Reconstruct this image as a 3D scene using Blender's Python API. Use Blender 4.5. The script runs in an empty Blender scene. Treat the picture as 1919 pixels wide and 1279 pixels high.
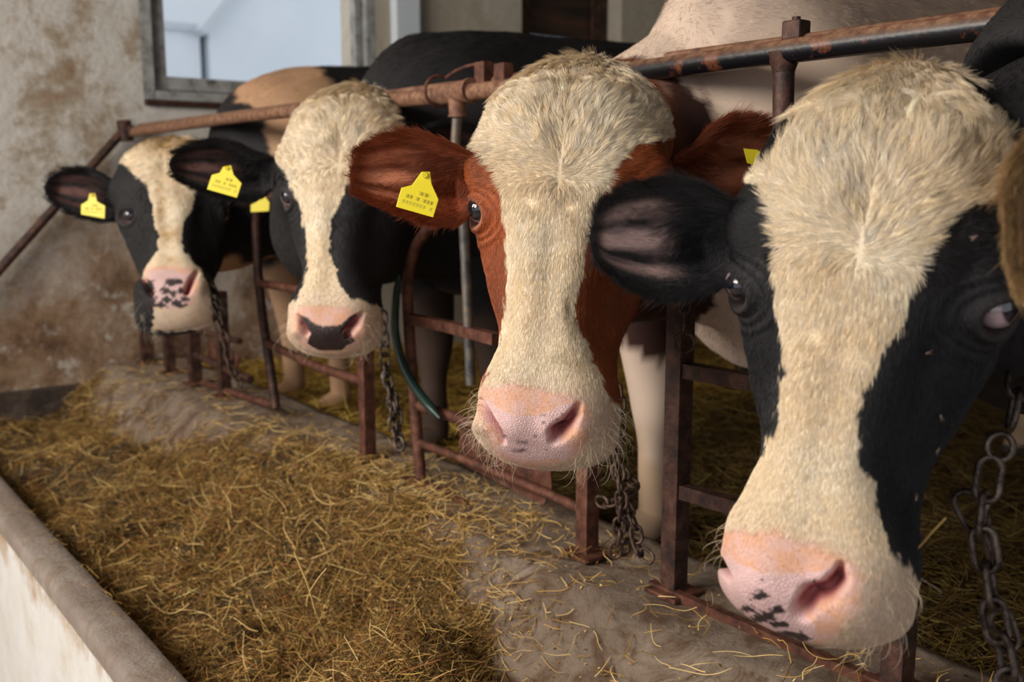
import bpy, math, random
import numpy as np
from mathutils import Matrix, Vector
from mathutils.kdtree import KDTree

random.seed(7)
RNG = np.random.default_rng(11)
SC = bpy.context.scene

# ------------------------------------------------------------------ camera, light, exposure
F = 1866.0                                   # focal length in pixels of the 1919 px wide frame
PITCH = math.radians(9.208)
YAW = math.radians(37.86)                    # the feeding row runs along +y; the camera looks across it
CAM = np.array([0.0, 0.0, 0.6657])
_c, _s = math.cos(YAW), math.sin(YAW)
FWD = np.array([_s * math.cos(PITCH), _c * math.cos(PITCH), -math.sin(PITCH)])
RIGHT = np.array([_c, -_s, 0.0])
UP = np.cross(RIGHT, FWD)


def ray(px, py):
    return FWD + RIGHT * (px - 959.5) / F - UP * (py - 639.5) / F


def at(px, py, d):
    return CAM + ray(px, py) * d


def on_x(px, py, x):
    r = ray(px, py)
    return CAM + r * (x - CAM[0]) / r[0]


def on_y(px, py, y):
    r = ray(px, py)
    return CAM + r * (y - CAM[1]) / r[1]


def proj(P):
    v = P - CAM
    d = v @ FWD
    return 959.5 + F * (v @ RIGHT) / d, 639.5 - F * (v @ UP) / d


cam_data = bpy.data.cameras.new('camera')
cam = bpy.data.objects.new('camera', cam_data)
SC.collection.objects.link(cam)
m = Matrix.Identity(4)
for i in range(3):
    m[i][0], m[i][1], m[i][2], m[i][3] = RIGHT[i], UP[i], -FWD[i], CAM[i]
cam.matrix_world = m
cam_data.sensor_width = 36.0
cam_data.lens = F * 36.0 / 1919.0
cam_data.clip_start = 0.02
cam_data.dof.use_dof = True
cam_data.dof.focus_distance = 1.27
cam_data.dof.aperture_fstop = 4.5
SC.camera = cam

SC.view_settings.view_transform = 'Standard'
SC.view_settings.look = 'None'
SC.view_settings.gamma = 1.0
SC.view_settings.use_curve_mapping = False
SC.view_settings.exposure = 0.85

world = bpy.data.worlds.new('overcast_sky')
SC.world = world
world.use_nodes = True
world.node_tree.nodes['Background'].inputs[0].default_value = (0.90, 0.94, 1.0, 1)
world.node_tree.nodes['Background'].inputs[1].default_value = 0.56


def area(name, loc, target, size, power, col):
    l = bpy.data.lights.new(name, 'AREA')
    l.shape = 'RECTANGLE'
    l.size, l.size_y = size
    l.energy = power
    l.color = col
    o = bpy.data.objects.new(name, l)
    SC.collection.objects.link(o)
    o.location = loc
    o.rotation_euler = (Vector(target) - Vector(loc)).to_track_quat('-Z', 'Y').to_euler()
    return o


area('passage_window_light', (-1.7, 1.7, 1.9), (0.9, 1.3, 0.4), (2.4, 1.5), 92, (1.0, 0.93, 0.84))

SC.cycles.use_denoising = True
SC.cycles.max_bounces = 6
SC.cycles.diffuse_bounces = 3
SC.cycles.glossy_bounces = 3
SC.cycles.transparent_max_bounces = 6
SC.cycles.use_adaptive_sampling = True
SC.cycles.adaptive_threshold = 0.03
SC.cycles_curves.shape = 'RIBBONS'
SC.cycles_curves.subdivisions = 2


# ------------------------------------------------------------------ helpers
def tag(o, label=None, cat=None, group=None, kind=None):
    if label: o['label'] = label
    if cat: o['category'] = cat
    if group: o['group'] = group
    if kind: o['kind'] = kind
    return o


def empty(name, loc=(0, 0, 0)):
    o = bpy.data.objects.new(name, None)
    o.location = loc
    o.empty_display_size = 0.05
    SC.collection.objects.link(o)
    return o


def adopt(o, parent):
    """parent while keeping world coordinates (all parents here are only translated)"""
    if parent is not None:
        o.parent = parent
        o.matrix_parent_inverse = Matrix.Translation(Vector(parent.location)).inverted()
    return o


def mesh_obj(name, verts, faces, mat, parent=None, smooth=True, cols=None, link=True):
    me = bpy.data.meshes.new(name)
    verts = np.asarray(verts, dtype=np.float64)
    if isinstance(faces, np.ndarray):
        k = faces.shape[1]
        me.vertices.add(len(verts))
        me.vertices.foreach_set('co', verts.ravel())
        me.loops.add(faces.size)
        me.loops.foreach_set('vertex_index', faces.ravel().astype(np.int32))
        me.polygons.add(len(faces))
        me.polygons.foreach_set('loop_start', np.arange(0, faces.size, k, dtype=np.int32))
        me.update(calc_edges=True)
        me.validate()
    else:
        me.from_pydata([tuple(v) for v in verts], [], faces)
        me.update()
    if smooth:
        me.polygons.foreach_set('use_smooth', np.ones(len(me.polygons), dtype=bool))
    if cols is not None:
        at_ = me.attributes.new('coat', 'FLOAT_COLOR', 'POINT')
        c4 = np.ones((len(verts), 4), dtype=np.float32)
        c4[:, :cols.shape[1]] = cols
        at_.data.foreach_set('color', c4.ravel())
    me.materials.append(mat)
    o = bpy.data.objects.new(name, me)
    if link:
        SC.collection.objects.link(o)
    adopt(o, parent)
    return o


class MB:
    """collects primitive shapes into one mesh"""
    def __init__(self):
        self.v, self.f, self.n = [], [], 0

    def add(self, v, f):
        v = np.asarray(v, dtype=float)
        self.v.append(v)
        self.f += [tuple(int(i) + self.n for i in q) for q in f]
        self.n += len(v)

    def box(self, lo, hi, bevel=0.0):
        (x0, y0, z0), (x1, y1, z1) = lo, hi
        b = bevel
        if b <= 0:
            v = [(x, y, z) for x in (x0, x1) for y in (y0, y1) for z in (z0, z1)]
            f = [(0, 1, 3, 2), (4, 6, 7, 5), (0, 4, 5, 1), (2, 3, 7, 6), (0, 2, 6, 4), (1, 5, 7, 3)]
            self.add(v, f)
            return
        import bmesh
        bm = bmesh.new()
        bmesh.ops.create_cube(bm, size=1.0)
        for w in bm.verts:
            w.co = Vector(((x0 + x1) / 2 + w.co.x * (x1 - x0), (y0 + y1) / 2 + w.co.y * (y1 - y0), (z0 + z1) / 2 + w.co.z * (z1 - z0)))
        bmesh.ops.bevel(bm, geom=list(bm.edges), offset=b, segments=2, affect='EDGES', profile=0.5)
        bm.verts.index_update()
        self.add([tuple(w.co) for w in bm.verts], [[w.index for w in q.verts] for q in bm.faces])
        bm.free()

    def tube(self, pts, r, n=12, caps=True, closed=False, square=False, twist=0.0):
        pts = np.asarray(pts, dtype=float)
        k = len(pts)
        r = np.full(k, r) if np.isscalar(r) else np.asarray(r)
        if closed:
            tn = np.roll(pts, -1, 0) - np.roll(pts, 1, 0)
        else:
            tn = np.gradient(pts, axis=0)
        tn /= np.linalg.norm(tn, axis=1)[:, None]
        ref = np.array([0, 0, 1.0]) if abs(tn[0][2]) < 0.9 else np.array([1.0, 0, 0])
        if k > 2 and not closed:
            nn = np.cross(pts[1] - pts[0], pts[-1] - pts[0])
            if np.linalg.norm(nn) > 1e-6:
                ref = nn / np.linalg.norm(nn)
        if closed:
            nn = np.cross(pts[k // 4] - pts[0], pts[k // 2] - pts[0])
            ref = nn / np.linalg.norm(nn)
        v = []
        for i in range(k):
            u = ref - tn[i] * (ref @ tn[i])
            u /= np.linalg.norm(u)
            w = np.cross(tn[i], u)
            ref = u
            for j in range(n):
                a = 2 * math.pi * j / n + twist
                v.append(pts[i] + r[i] * (math.cos(a) * u + math.sin(a) * w))
        f = []
        for i in range(k if closed else k - 1):
            for j in range(n):
                a, b = i * n + j, i * n + (j + 1) % n
                c, d = ((i + 1) % k) * n + (j + 1) % n, ((i + 1) % k) * n + j
                f.append((a, b, c, d))
        if caps and not closed:
            f.append(tuple(range(n))[::-1])
            f.append(tuple((k - 1) * n + j for j in range(n)))
        self.add(v, f)

    def obj(self, name, mat, parent=None, smooth=False):
        o = mesh_obj(name, np.concatenate(self.v), self.f, mat, parent, smooth)
        if smooth == 'auto' or smooth:
            try:
                o.data.set_sharp_from_angle(angle=math.radians(40))
            except Exception:
                pass
        return o


# ---- vectorised value noise
def _hash(ix, iy, iz, seed):
    h = (ix.astype(np.int64) * 374761393 + iy.astype(np.int64) * 668265263 + iz.astype(np.int64) * 2147483647 + seed * 974711) & 0xffffffff
    h = ((h ^ (h >> 13)) * 1274126177) & 0xffffffff
    h = h ^ (h >> 16)
    return (h & 0xffffff) / float(0xffffff) * 2 - 1


def vnoise(P, scale, seed=0):
    q = np.asarray(P) * scale
    i = np.floor(q)
    f = q - i
    f = f * f * (3 - 2 * f)
    ix, iy, iz = i[:, 0], i[:, 1], i[:, 2]
    r = 0
    for dx in (0, 1):
        wx = f[:, 0] if dx else 1 - f[:, 0]
        for dy in (0, 1):
            wy = f[:, 1] if dy else 1 - f[:, 1]
            for dz in (0, 1):
                wz = f[:, 2] if dz else 1 - f[:, 2]
                r = r + wx * wy * wz * _hash(ix + dx, iy + dy, iz + dz, seed)
    return r


def fbm(P, scale, seed=0, octv=3):
    r, a = 0, 1.0
    for o in range(octv):
        r = r + a * vnoise(P, scale * 2 ** o, seed + o * 17)
        a *= 0.5
    return r


def smooth01(x):
    x = np.clip(x, 0, 1)
    return x * x * (3 - 2 * x)


def interp(xs, ys, x):
    """smooth (monotone cubic Hermite) table lookup"""
    xs, ys = np.asarray(xs, float), np.asarray(ys, float)
    h = np.diff(xs)
    d = np.diff(ys) / h
    mt = np.zeros(len(xs))
    mt[0], mt[-1] = d[0], d[-1]
    for i in range(1, len(xs) - 1):
        mt[i] = 0 if d[i - 1] * d[i] <= 0 else 2 * d[i - 1] * d[i] / (d[i - 1] + d[i])
    x = np.clip(x, xs[0], xs[-1])
    i = np.clip(np.searchsorted(xs, x, 'right') - 1, 0, len(xs) - 2)
    t = (x - xs[i]) / h[i]
    return ((2 * t**3 - 3 * t**2 + 1) * ys[i] + (t**3 - 2 * t**2 + t) * h[i] * mt[i]
            + (-2 * t**3 + 3 * t**2) * ys[i + 1] + (t**3 - t**2) * h[i] * mt[i + 1])


def inside(poly, x, y):
    """signed distance in pixels to a polygon, positive inside"""
    poly = np.asarray(poly, float)
    n = len(poly)
    ins = np.zeros(len(x), bool)
    dm = np.full(len(x), 1e18)
    for i in range(n):
        x0, y0 = poly[i]
        x1, y1 = poly[(i + 1) % n]
        if y0 != y1:
            c = ((y0 > y) != (y1 > y)) & (x < (x1 - x0) * (y - y0) / (y1 - y0) + x0)
            ins ^= c
        dx, dy = x1 - x0, y1 - y0
        t = np.clip(((x - x0) * dx + (y - y0) * dy) / (dx * dx + dy * dy + 1e-9), 0, 1)
        dm = np.minimum(dm, (x0 + t * dx - x)**2 + (y0 + t * dy - y)**2)
    return np.where(ins, 1, -1) * np.sqrt(dm)


def lerp(a, b, t):
    t = np.asarray(t)[..., None]
    return np.asarray(a) * (1 - t) + np.asarray(b) * t


# ------------------------------------------------------------------ materials
def material(name):
    m = bpy.data.materials.new(name)
    m.use_nodes = True
    nt = m.node_tree
    b = nt.nodes['Principled BSDF']
    return m, nt, b


def N(nt, typ, **kw):
    n = nt.nodes.new(typ)
    for k, v in kw.items():
        if k in n.inputs:
            n.inputs[k].default_value = v
        else:
            setattr(n, k, v)
    return n


def ramp(nt, src, stops):
    r = nt.nodes.new('ShaderNodeValToRGB')
    e = r.color_ramp.elements
    while len(e) > 1:
        e.remove(e[-1])
    e[0].position, e[0].color = stops[0][0], (*stops[0][1], 1)
    for p, c in stops[1:]:
        q = e.new(p)
        q.color = (*c, 1)
    nt.links.new(src, r.inputs[0])
    return r


def mixc(nt, fac, a, b, mode='MIX'):
    n = nt.nodes.new('ShaderNodeMix')
    n.data_type = 'RGBA'
    n.blend_type = mode
    for s, v in ((n.inputs[0], fac), (n.inputs[6], a), (n.inputs[7], b)):
        if hasattr(v, 'links') or hasattr(v, 'is_output'):
            nt.links.new(v, s)
        else:
            s.default_value = v if not isinstance(v, tuple) or len(v) == 4 else (*v, 1)
    return n.outputs[2]


def coords(nt):
    g = nt.nodes.new('ShaderNodeNewGeometry')
    return g.outputs['Position']


def noise(nt, scale, detail=4, rough=0.6, vec=None, dist=0.0):
    n = N(nt, 'ShaderNodeTexNoise', Scale=scale, Detail=detail, Roughness=rough, Distortion=dist)
    nt.links.new(vec if vec is not None else coords(nt), n.inputs['Vector'])
    return n.outputs['Fac']


def bump(nt, b, h, strength=0.5, dist=0.01):
    n = N(nt, 'ShaderNodeBump', Strength=strength, Distance=dist)
    nt.links.new(h, n.inputs['Height'])
    nt.links.new(n.outputs[0], b.inputs['Normal'])
    return n


MAT = {}
# cow skin: colour comes from the coat attribute, alpha = wetness of the nose
m, nt, b = material('cow_skin')
a_ = N(nt, 'ShaderNodeAttribute', attribute_name='coat')
nt.links.new(a_.outputs['Color'], b.inputs['Base Color'])
vor = N(nt, 'ShaderNodeTexVoronoi', Scale=330.0)
nt.links.new(coords(nt), vor.inputs['Vector'])
vor.feature = 'DISTANCE_TO_EDGE'
vmap = N(nt, 'ShaderNodeMath', operation='MULTIPLY')
nt.links.new(a_.outputs['Alpha'], vmap.inputs[1])
vm = ramp(nt, vor.outputs['Distance'], [(0.0, (0, 0, 0)), (0.25, (1, 1, 1))])
nt.links.new(vm.outputs[0], vmap.inputs[0])
bump(nt, b, vmap.outputs[0], 0.55, 0.0012)
rr = N(nt, 'ShaderNodeMapRange')
nt.links.new(a_.outputs['Alpha'], rr.inputs[0])
rr.inputs[3].default_value, rr.inputs[4].default_value = 0.75, 0.38
nt.links.new(rr.outputs[0], b.inputs['Roughness'])
b.inputs['Specular IOR Level'].default_value = 0.35
MAT['skin'] = m

m, nt, b = material('cow_hair')
a_ = N(nt, 'ShaderNodeAttribute', attribute_name='coat')
nt.links.new(a_.outputs['Color'], b.inputs['Base Color'])
b.inputs['Roughness'].default_value = 0.45
b.inputs['Specular IOR Level'].default_value = 0.35
MAT['hair'] = m

m, nt, b = material('eye_surface')
a_ = N(nt, 'ShaderNodeAttribute', attribute_name='coat')
nt.links.new(a_.outputs['Color'], b.inputs['Base Color'])
b.inputs['Roughness'].default_value = 0.06
b.inputs['Coat Weight'].default_value = 1.0
MAT['eye'] = m


# ------------------------------------------------------------------ cows
def grid_faces(nr, nc, closed=True, off=0):
    i = np.arange(nr - 1)[:, None]
    j = np.arange(nc if closed else nc - 1)[None, :]
    a = i * nc + j
    b_ = i * nc + (j + 1) % nc
    return (np.stack([a, b_, b_ + nc, a + nc], -1).reshape(-1, 4) + off)


def vnormals(V, Fq):
    n = np.zeros_like(V)
    a, b_, c, d = (V[Fq[:, k]] for k in range(4))
    fn = np.cross(c - a, d - b_)
    for k in range(4):
        np.add.at(n, Fq[:, k], fn)
    return n / (np.linalg.norm(n, axis=1)[:, None] + 1e-12)


#        t     bf     df    wf    wm    bm     wb    db    bb
PROFILE = np.array([
    (0.00, 0.070, 0.03, 0.13, 0.185, 0.000, 0.13, 0.03, -0.10),
    (0.06, 0.120, 0.03, 0.14, 0.215, 0.000, 0.14, 0.03, -0.12),
    (0.14, 0.158, 0.04, 0.15, 0.226, 0.010, 0.15, 0.04, -0.15),
    (0.25, 0.178, 0.03, 0.145, 0.226, 0.025, 0.15, 0.04, -0.18),
    (0.34, 0.180, 0.022, 0.135, 0.222, 0.045, 0.14, 0.04, -0.20),
    (0.41, 0.176, 0.022, 0.120, 0.212, 0.030, 0.13, 0.04, -0.225),
    (0.50, 0.172, 0.022, 0.095, 0.192, -0.030, 0.12, 0.04, -0.245),
    (0.60, 0.170, 0.022, 0.078, 0.165, -0.050, 0.10, 0.04, -0.225),
    (0.70, 0.162, 0.022, 0.072, 0.138, -0.030, 0.075, 0.03, -0.160),
    (0.78, 0.156, 0.020, 0.080, 0.140, 0.000, 0.075, 0.03, -0.120),
    (0.85, 0.158, 0.020, 0.095, 0.152, 0.010, 0.085, 0.03, -0.110),
    (0.92, 0.148, 0.020, 0.100, 0.154, 0.010, 0.090, 0.03, -0.105),
    (1.00, 0.105, 0.020, 0.095, 0.140, 0.000, 0.085, 0.03, -0.090)])


def ring(u, P, n):
    """periodic cubic spline through 8 section points; returns (n,2)"""
    bf, df, wf, wm, bm, wb, db, bb = P
    pts = np.array([(0, bf), (wf, bf - df), (wm, bm), (wb, bb + db), (0, bb), (-wb, bb + db), (-wm, bm), (-wf, bf - df)])
    K = 8
    fr = np.fft.fft(pts, axis=0)
    k = np.arange(K)[:, None]
    coef = np.fft.ifft(fr / ((4 + 2 * np.cos(2 * np.pi * k / K)) / 6), axis=0).real
    s = np.asarray(u) * K
    i = np.floor(s).astype(int)
    f = (s - i)[:, None]
    B = ((1 - f)**3 / 6, (3 * f**3 - 6 * f**2 + 4) / 6, (-3 * f**3 + 3 * f**2 + 3 * f + 1) / 6, f**3 / 6)
    return sum(B[q] * coef[(i + q - 1) % K] for q in range(4))


class Cow:
    pass


def frame_of(spec):
    top, muz = at(*spec['top']), at(*spec['muz'])
    T = muz - top
    L = np.linalg.norm(T)
    T = T / L
    toc = CAM - (top + muz) / 2
    B0 = toc - T * (toc @ T)
    B0 /= np.linalg.norm(B0)
    A0 = np.cross(B0, T)
    if A0 @ RIGHT < 0:
        A0 = -A0
    ps = math.radians(spec['yaw'])
    B = math.cos(ps) * B0 - math.sin(ps) * A0
    A = math.cos(ps) * A0 + math.sin(ps) * B0
    # keep the front line (not the inner axis) on the given pixels
    org = top - B * 0.10 * L
    return org, A, B, T, L


def seg_dist(pa, pb, x, y):
    dx, dy = pb[0] - pa[0], pb[1] - pa[1]
    t = np.clip(((x - pa[0]) * dx + (y - pa[1]) * dy) / (dx * dx + dy * dy), 0, 1)
    return np.hypot(x - pa[0] - t * dx, y - pa[1] - t * dy), t


EYE = (0.205, 0.052, 0.405)


def build_head(spec, NT, NS):
    org, A, B, T, L = frame_of(spec)
    prof = PROFILE.copy()
    for (col, t0, w, k) in spec.get('shape', []):      # local widening or narrowing of the profile
        prof[:, col] += k * np.exp(-((prof[:, 0] - t0) / w)**2)
    # rows: denser near both closed ends
    e = np.linspace(0, 1, NT)
    t = e
    ct, cb = 0.27, 0.085
    q = np.where(t < ct, np.sqrt(np.clip(1 - (1 - t / ct)**2, 0, 1)), np.where(t > 1 - cb, np.clip(1 - ((t - 1 + cb) / cb)**2.6, 0, 1)**(1 / 2.2), 1.0))
    # re-space the rows by arc length so that the ends are not starved
    arc = np.concatenate([[0], np.cumsum(np.hypot(np.diff(t), np.diff(q) * 0.2))])
    t = np.interp(np.linspace(0, arc[-1], NT), arc, t)
    q = np.where(t < ct, np.clip(1 - (1 - t / ct)**2.0, 0, 1)**0.5, np.where(t > 1 - cb, np.clip(1 - ((t - 1 + cb) / cb)**2.6, 0, 1)**(1 / 2.2), 1.0))
    q = np.clip(q, 0.004, 1)
    u = np.arange(NS) / NS
    u = (u + 0.055 * np.sin(2 * np.pi * u) * -1) % 1.0      # more columns at the front
    V = np.zeros((NT, NS, 3))
    cols = [interp(prof[:, 0], prof[:, c], t) for c in range(1, 9)]
    for i in range(NT):
        P = [c[i] for c in cols]
        ab = ring(u, P, NS)
        cen = np.array([0, 0.02 if t[i] < 0.5 else 0.03])
        ab = cen + (ab - cen) * q[i]
        V[i, :, 0], V[i, :, 1], V[i, :, 2] = ab[:, 0], ab[:, 1], t[i]
    V = V.reshape(-1, 3)
    Fq = grid_faces(NT, NS)
    nrm = vnormals(V, Fq)
    if ((V - np.array([0, 0, 0.5])) * nrm).sum(1).mean() < 0:
        Fq = Fq[:, ::-1]
        nrm = -nrm
    a, b_, tt = V[:, 0], V[:, 1], V[:, 2]
    aa = np.abs(a)

    def G(ca, cb_, ctt, ra, rb=None, rt=None):
        rb, rt = rb or ra, rt or ra
        return np.exp(-((aa - ca) / ra)**2 - ((b_ - cb_) / rb)**2 - ((tt - ctt) / rt)**2)
    D = np.zeros(len(V))
    D += 0.016 * G(0.20, 0.10, 0.335, 0.05, 0.06, 0.045)          # brow over the eye
    D += 0.010 * G(0.205, 0.07, 0.46, 0.05, 0.05, 0.04)           # lower orbit
    D -= 0.016 * G(0.165, 0.16, 0.44, 0.03, 0.06, 0.06)           # hollow in front of the eye
    D -= 0.016 * G(0.13, 0.12, 0.57, 0.03, 0.04, 0.09)            # hollow along the nasal bone
    D += 0.010 * G(0.17, 0.01, 0.55, 0.05, 0.04, 0.12)            # facial crest
    D -= 0.014 * G(0.0, 0.18, 0.335, 0.05, 0.08, 0.07)            # forehead dish
    D += 0.010 * G(0.09, 0.18, 0.20, 0.07, 0.10, 0.08)            # frontal bosses
    D -= 0.012 * G(0.215, 0.00, 0.30, 0.03, 0.06, 0.05)           # temple
    D -= 0.012 * G(0.12, 0.05, 0.73, 0.05, 0.08, 0.05)            # behind the muzzle
    D += 0.012 * G(0.10, 0.09, 0.84, 0.05, 0.06, 0.05)            # muzzle pads
    D += 0.004 * fbm(V, 9.0, 3, 3) * smooth01((0.85 - tt) * 8)
    D += 0.0055 * fbm(V * np.array([1, 1, 0.6]), 22.0, 13, 2) * smooth01((0.42 - tt) * 8) * smooth01((tt - 0.06) * 12)
    # nostrils: commas from the upper outer to the lower inner corner
    W0 = org + L * (a[:, None] * A + b_[:, None] * B + tt[:, None] * T)
    wx, wy = proj(W0)
    pk_ = F / ((W0 - CAM) @ FWD).mean() / 1400.0
    nos = np.zeros(len(V))
    for pl in spec['nostrils']:
        for k in range(len(pl) - 1):
            d, s_ = seg_dist(pl[k][:2], pl[k + 1][:2], wx, wy)
            w_ = pl[k][2] * (1 - s_) + pl[k + 1][2] * s_
            dp = pl[k][3] * (1 - s_) + pl[k + 1][3] * s_
            nos = np.maximum(nos, dp * np.exp(-(d / w_)**3))
    nos *= (b_ > -0.02)
    for (cx, cy, rx, am) in spec['bulges']:
        D += am * np.exp(-((wx - cx)**2 + (wy - cy)**2) / rx**2) * (b_ > -0.02)
    # mouth: a groove round the sides and below
    mouth = np.exp(-((b_ - (0.015 - 0.16 * (0.985 - tt) * 1.4)) / 0.008)**2) * smooth01((tt - 0.72) * 12)
    D -= 0.016 * mouth
    D -= 0.02 * smooth01((0.0 - b_) / 0.05) * smooth01((tt - 0.86) / 0.1)
    # eye opening
    el = np.full(len(V), 9.0)
    eyes = {}
    onside = np.zeros(len(V), bool)
    vis_ = (((nrm[:, 0:1] * A + nrm[:, 1:2] * B + nrm[:, 2:3] * T) * (CAM - W0)).sum(1) / np.linalg.norm(CAM - W0, axis=1))
    for sgn in (-1, 1):
        tgt = spec['eyepx'].get(sgn)
        if tgt is None:
            c0 = np.array([sgn * EYE[0], EYE[1], EYE[2]])
            li = int(np.argmin(((V - c0)**2).sum(1)))
        else:
            cost = np.hypot(wx - tgt[0], wy - tgt[1]) + 400 * np.clip(tgt[2] - vis_, 0, 1) + 1e4 * (np.sign(a) != sgn) + 1e4 * (aa < 0.12)
            li = int(np.argmin(cost))
        eb, et = V[li, 1], V[li, 2]
        eyes[sgn] = li
        ang = math.radians(18)
        p = (tt - et) * math.cos(ang) - (b_ - eb) * math.sin(ang)
        r_ = (tt - et) * math.sin(ang) + (b_ - eb) * math.cos(ang)
        e_ = np.sqrt((p / 0.029)**2 + (r_ / 0.034)**2)
        m_ = (np.sign(a) == sgn) & (aa > 0.10)
        el = np.where(m_, e_, el)
        onside |= m_
    D -= onside * 0.030 * smooth01((1.0 - el) / 0.30)
    D += onside * 0.011 * np.exp(-((el - 1.22) / 0.25)**2)
    for k in range(2):
        D += onside * 0.0020 * np.exp(-((el - 1.85 - 0.55 * k) / 0.13)**2)
    V = V + nrm * D[:, None]
    V = V - nrm * nos[:, None]
    h = Cow()
    h.loc, h.L, h.fr, h.Fq = V, L, (org, A, B, T), Fq
    h.V = org + L * (V[:, 0:1] * A + V[:, 1:2] * B + V[:, 2:3] * T)
    h.n = vnormals(h.V, Fq)
    h.nos, h.el, h.onside = nos, el, onside
    h.eyes = eyes
    return h


def head_flow(loc, spec):
    """combing direction in the head frame"""
    a, b_, t = loc[:, 0], loc[:, 1], loc[:, 2]
    wt = spec.get('whorl', 0.39)
    down = np.stack([0.35 * np.sign(a) * np.minimum(np.abs(a) * 6, 1), -0.1 * np.ones_like(a), np.ones_like(a)], 1)
    rad = np.stack([a * 1.0 + 0.05 * np.sign(a), -0.3 * np.abs(a), (t - wt) * 1.2 - 0.02], 1)
    rad /= np.linalg.norm(rad, axis=1)[:, None] + 1e-9
    tuft = np.stack([a * 3.0, 0.4 * np.ones_like(a), np.ones_like(a)], 1)
    tuft /= np.linalg.norm(tuft, axis=1)[:, None]
    k1 = smooth01((t - wt + 0.02) / 0.08)[:, None]
    d = rad * (1 - k1) + down * k1
    kt = spec.get('tuft', 0.17)
    k2 = smooth01((kt - t + 0.5 * np.abs(a) * -0.2) / 0.06)[:, None]
    return d * (1 - k2) + tuft * k2


def make_ear(spec, mirror, nu=70, nw=90):
    """a cupped leaf-shaped ear: closed shell; returns verts, faces, (u, w, side)"""
    base, tip = at(*spec['base']), at(*spec['tip'])
    E = tip - base
    Lr = np.linalg.norm(E)
    E /= Lr
    mid = (base + tip) / 2
    Nv = CAM - mid
    Nv -= E * (Nv @ E)
    Nv /= np.linalg.norm(Nv)
    W = np.cross(Nv, E)
    if W @ UP > 0:
        W = -W                                   # W points down
    r = math.radians(spec.get('roll', 0))
    Nv, W = Nv * math.cos(r) + W * math.sin(r), W * math.cos(r) - Nv * math.sin(r)
    u = np.linspace(0, 1, nu)
    hw_up = interp([0, 0.12, 0.3, 0.5, 0.72, 0.88, 0.96, 1.0], spec.get('up', [0.16, 0.2, 0.34, 0.42, 0.37, 0.24, 0.13, 0.0]), u)
    hw_dn = interp([0, 0.12, 0.3, 0.5, 0.72, 0.88, 0.96, 1.0], spec.get('dn', [0.16, 0.26, 0.40, 0.42, 0.34, 0.20, 0.11, 0.0]), u)
    s = np.linspace(-1, 1, nw)
    U, S = np.meshgrid(u, s, indexing='ij')
    half = np.where(S < 0, hw_up[:, None], hw_dn[:, None]) * spec.get('width', 1.0)
    cup = spec.get('cup', 0.16) * (1.0 + 1.6 * (1 - U)**2)
    y = half * S * Lr
    back = cup * (S**2 - 1) * Lr * smooth01(U * 6 + 0.2) * smooth01((1 - U) * 6)
    # folded rim at the top and the middle rib
    fold = 0.10 * Lr * smooth01((-S - 0.72) / 0.28) * smooth01((0.9 - U) * 4)
    ribs = 0.012 * Lr * np.cos(S * 9.0) * smooth01(U * 3) * smooth01((1 - U) * 4)
    zz = back + fold + ribs + spec.get('bend', 0.0) * Lr * (U**2)
    sag = spec.get('sag', 0.0) * Lr * (4 * U * (1 - U))
    P = base + E * (U * Lr)[..., None] + W * (y + sag)[..., None] + Nv * zz[..., None]
    th = 0.035 * Lr * (np.clip(1 - S**2, 0, 1)**0.5) * np.clip((1 - U) * 8, 0, 1)**0.5 + 0.05 * Lr * (1 - U)**3
    Pb = P - Nv * th[..., None]
    vin, vout = P.reshape(-1, 3), Pb.reshape(-1, 3)
    n = nu * nw
    V = np.concatenate([vin, vout])
    fi = grid_faces(nu, nw, False)
    fo = grid_faces(nu, nw, False)[:, ::-1] + n
    # stitch the rims
    st = []
    for i in range(nu - 1):
        for j in (0, nw - 1):
            q = (i * nw + j, (i + 1) * nw + j, (i + 1) * nw + j + n, i * nw + j + n)
            st.append(q if j == 0 else q[::-1])
    for j in range(nw - 1):
        i = nu - 1
        st.append((i * nw + j, i * nw + j + 1, i * nw + j + 1 + n, i * nw + j + n))
    Fq = np.concatenate([fi, fo, np.array(st)])
    # make the inner sheet face the viewer
    nn = vnormals(V, Fq)
    if (nn[:n] @ Nv).mean() < 0:
        Fq = Fq[:, ::-1]
        nn = -nn
    uu = np.concatenate([U.ravel(), U.ravel()])
    ss = np.concatenate([S.ravel(), S.ravel()])
    inner = np.concatenate([np.ones(n), np.zeros(n)])
    return V, Fq, nn, uu, ss, inner, (E, W, Nv, Lr)


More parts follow.
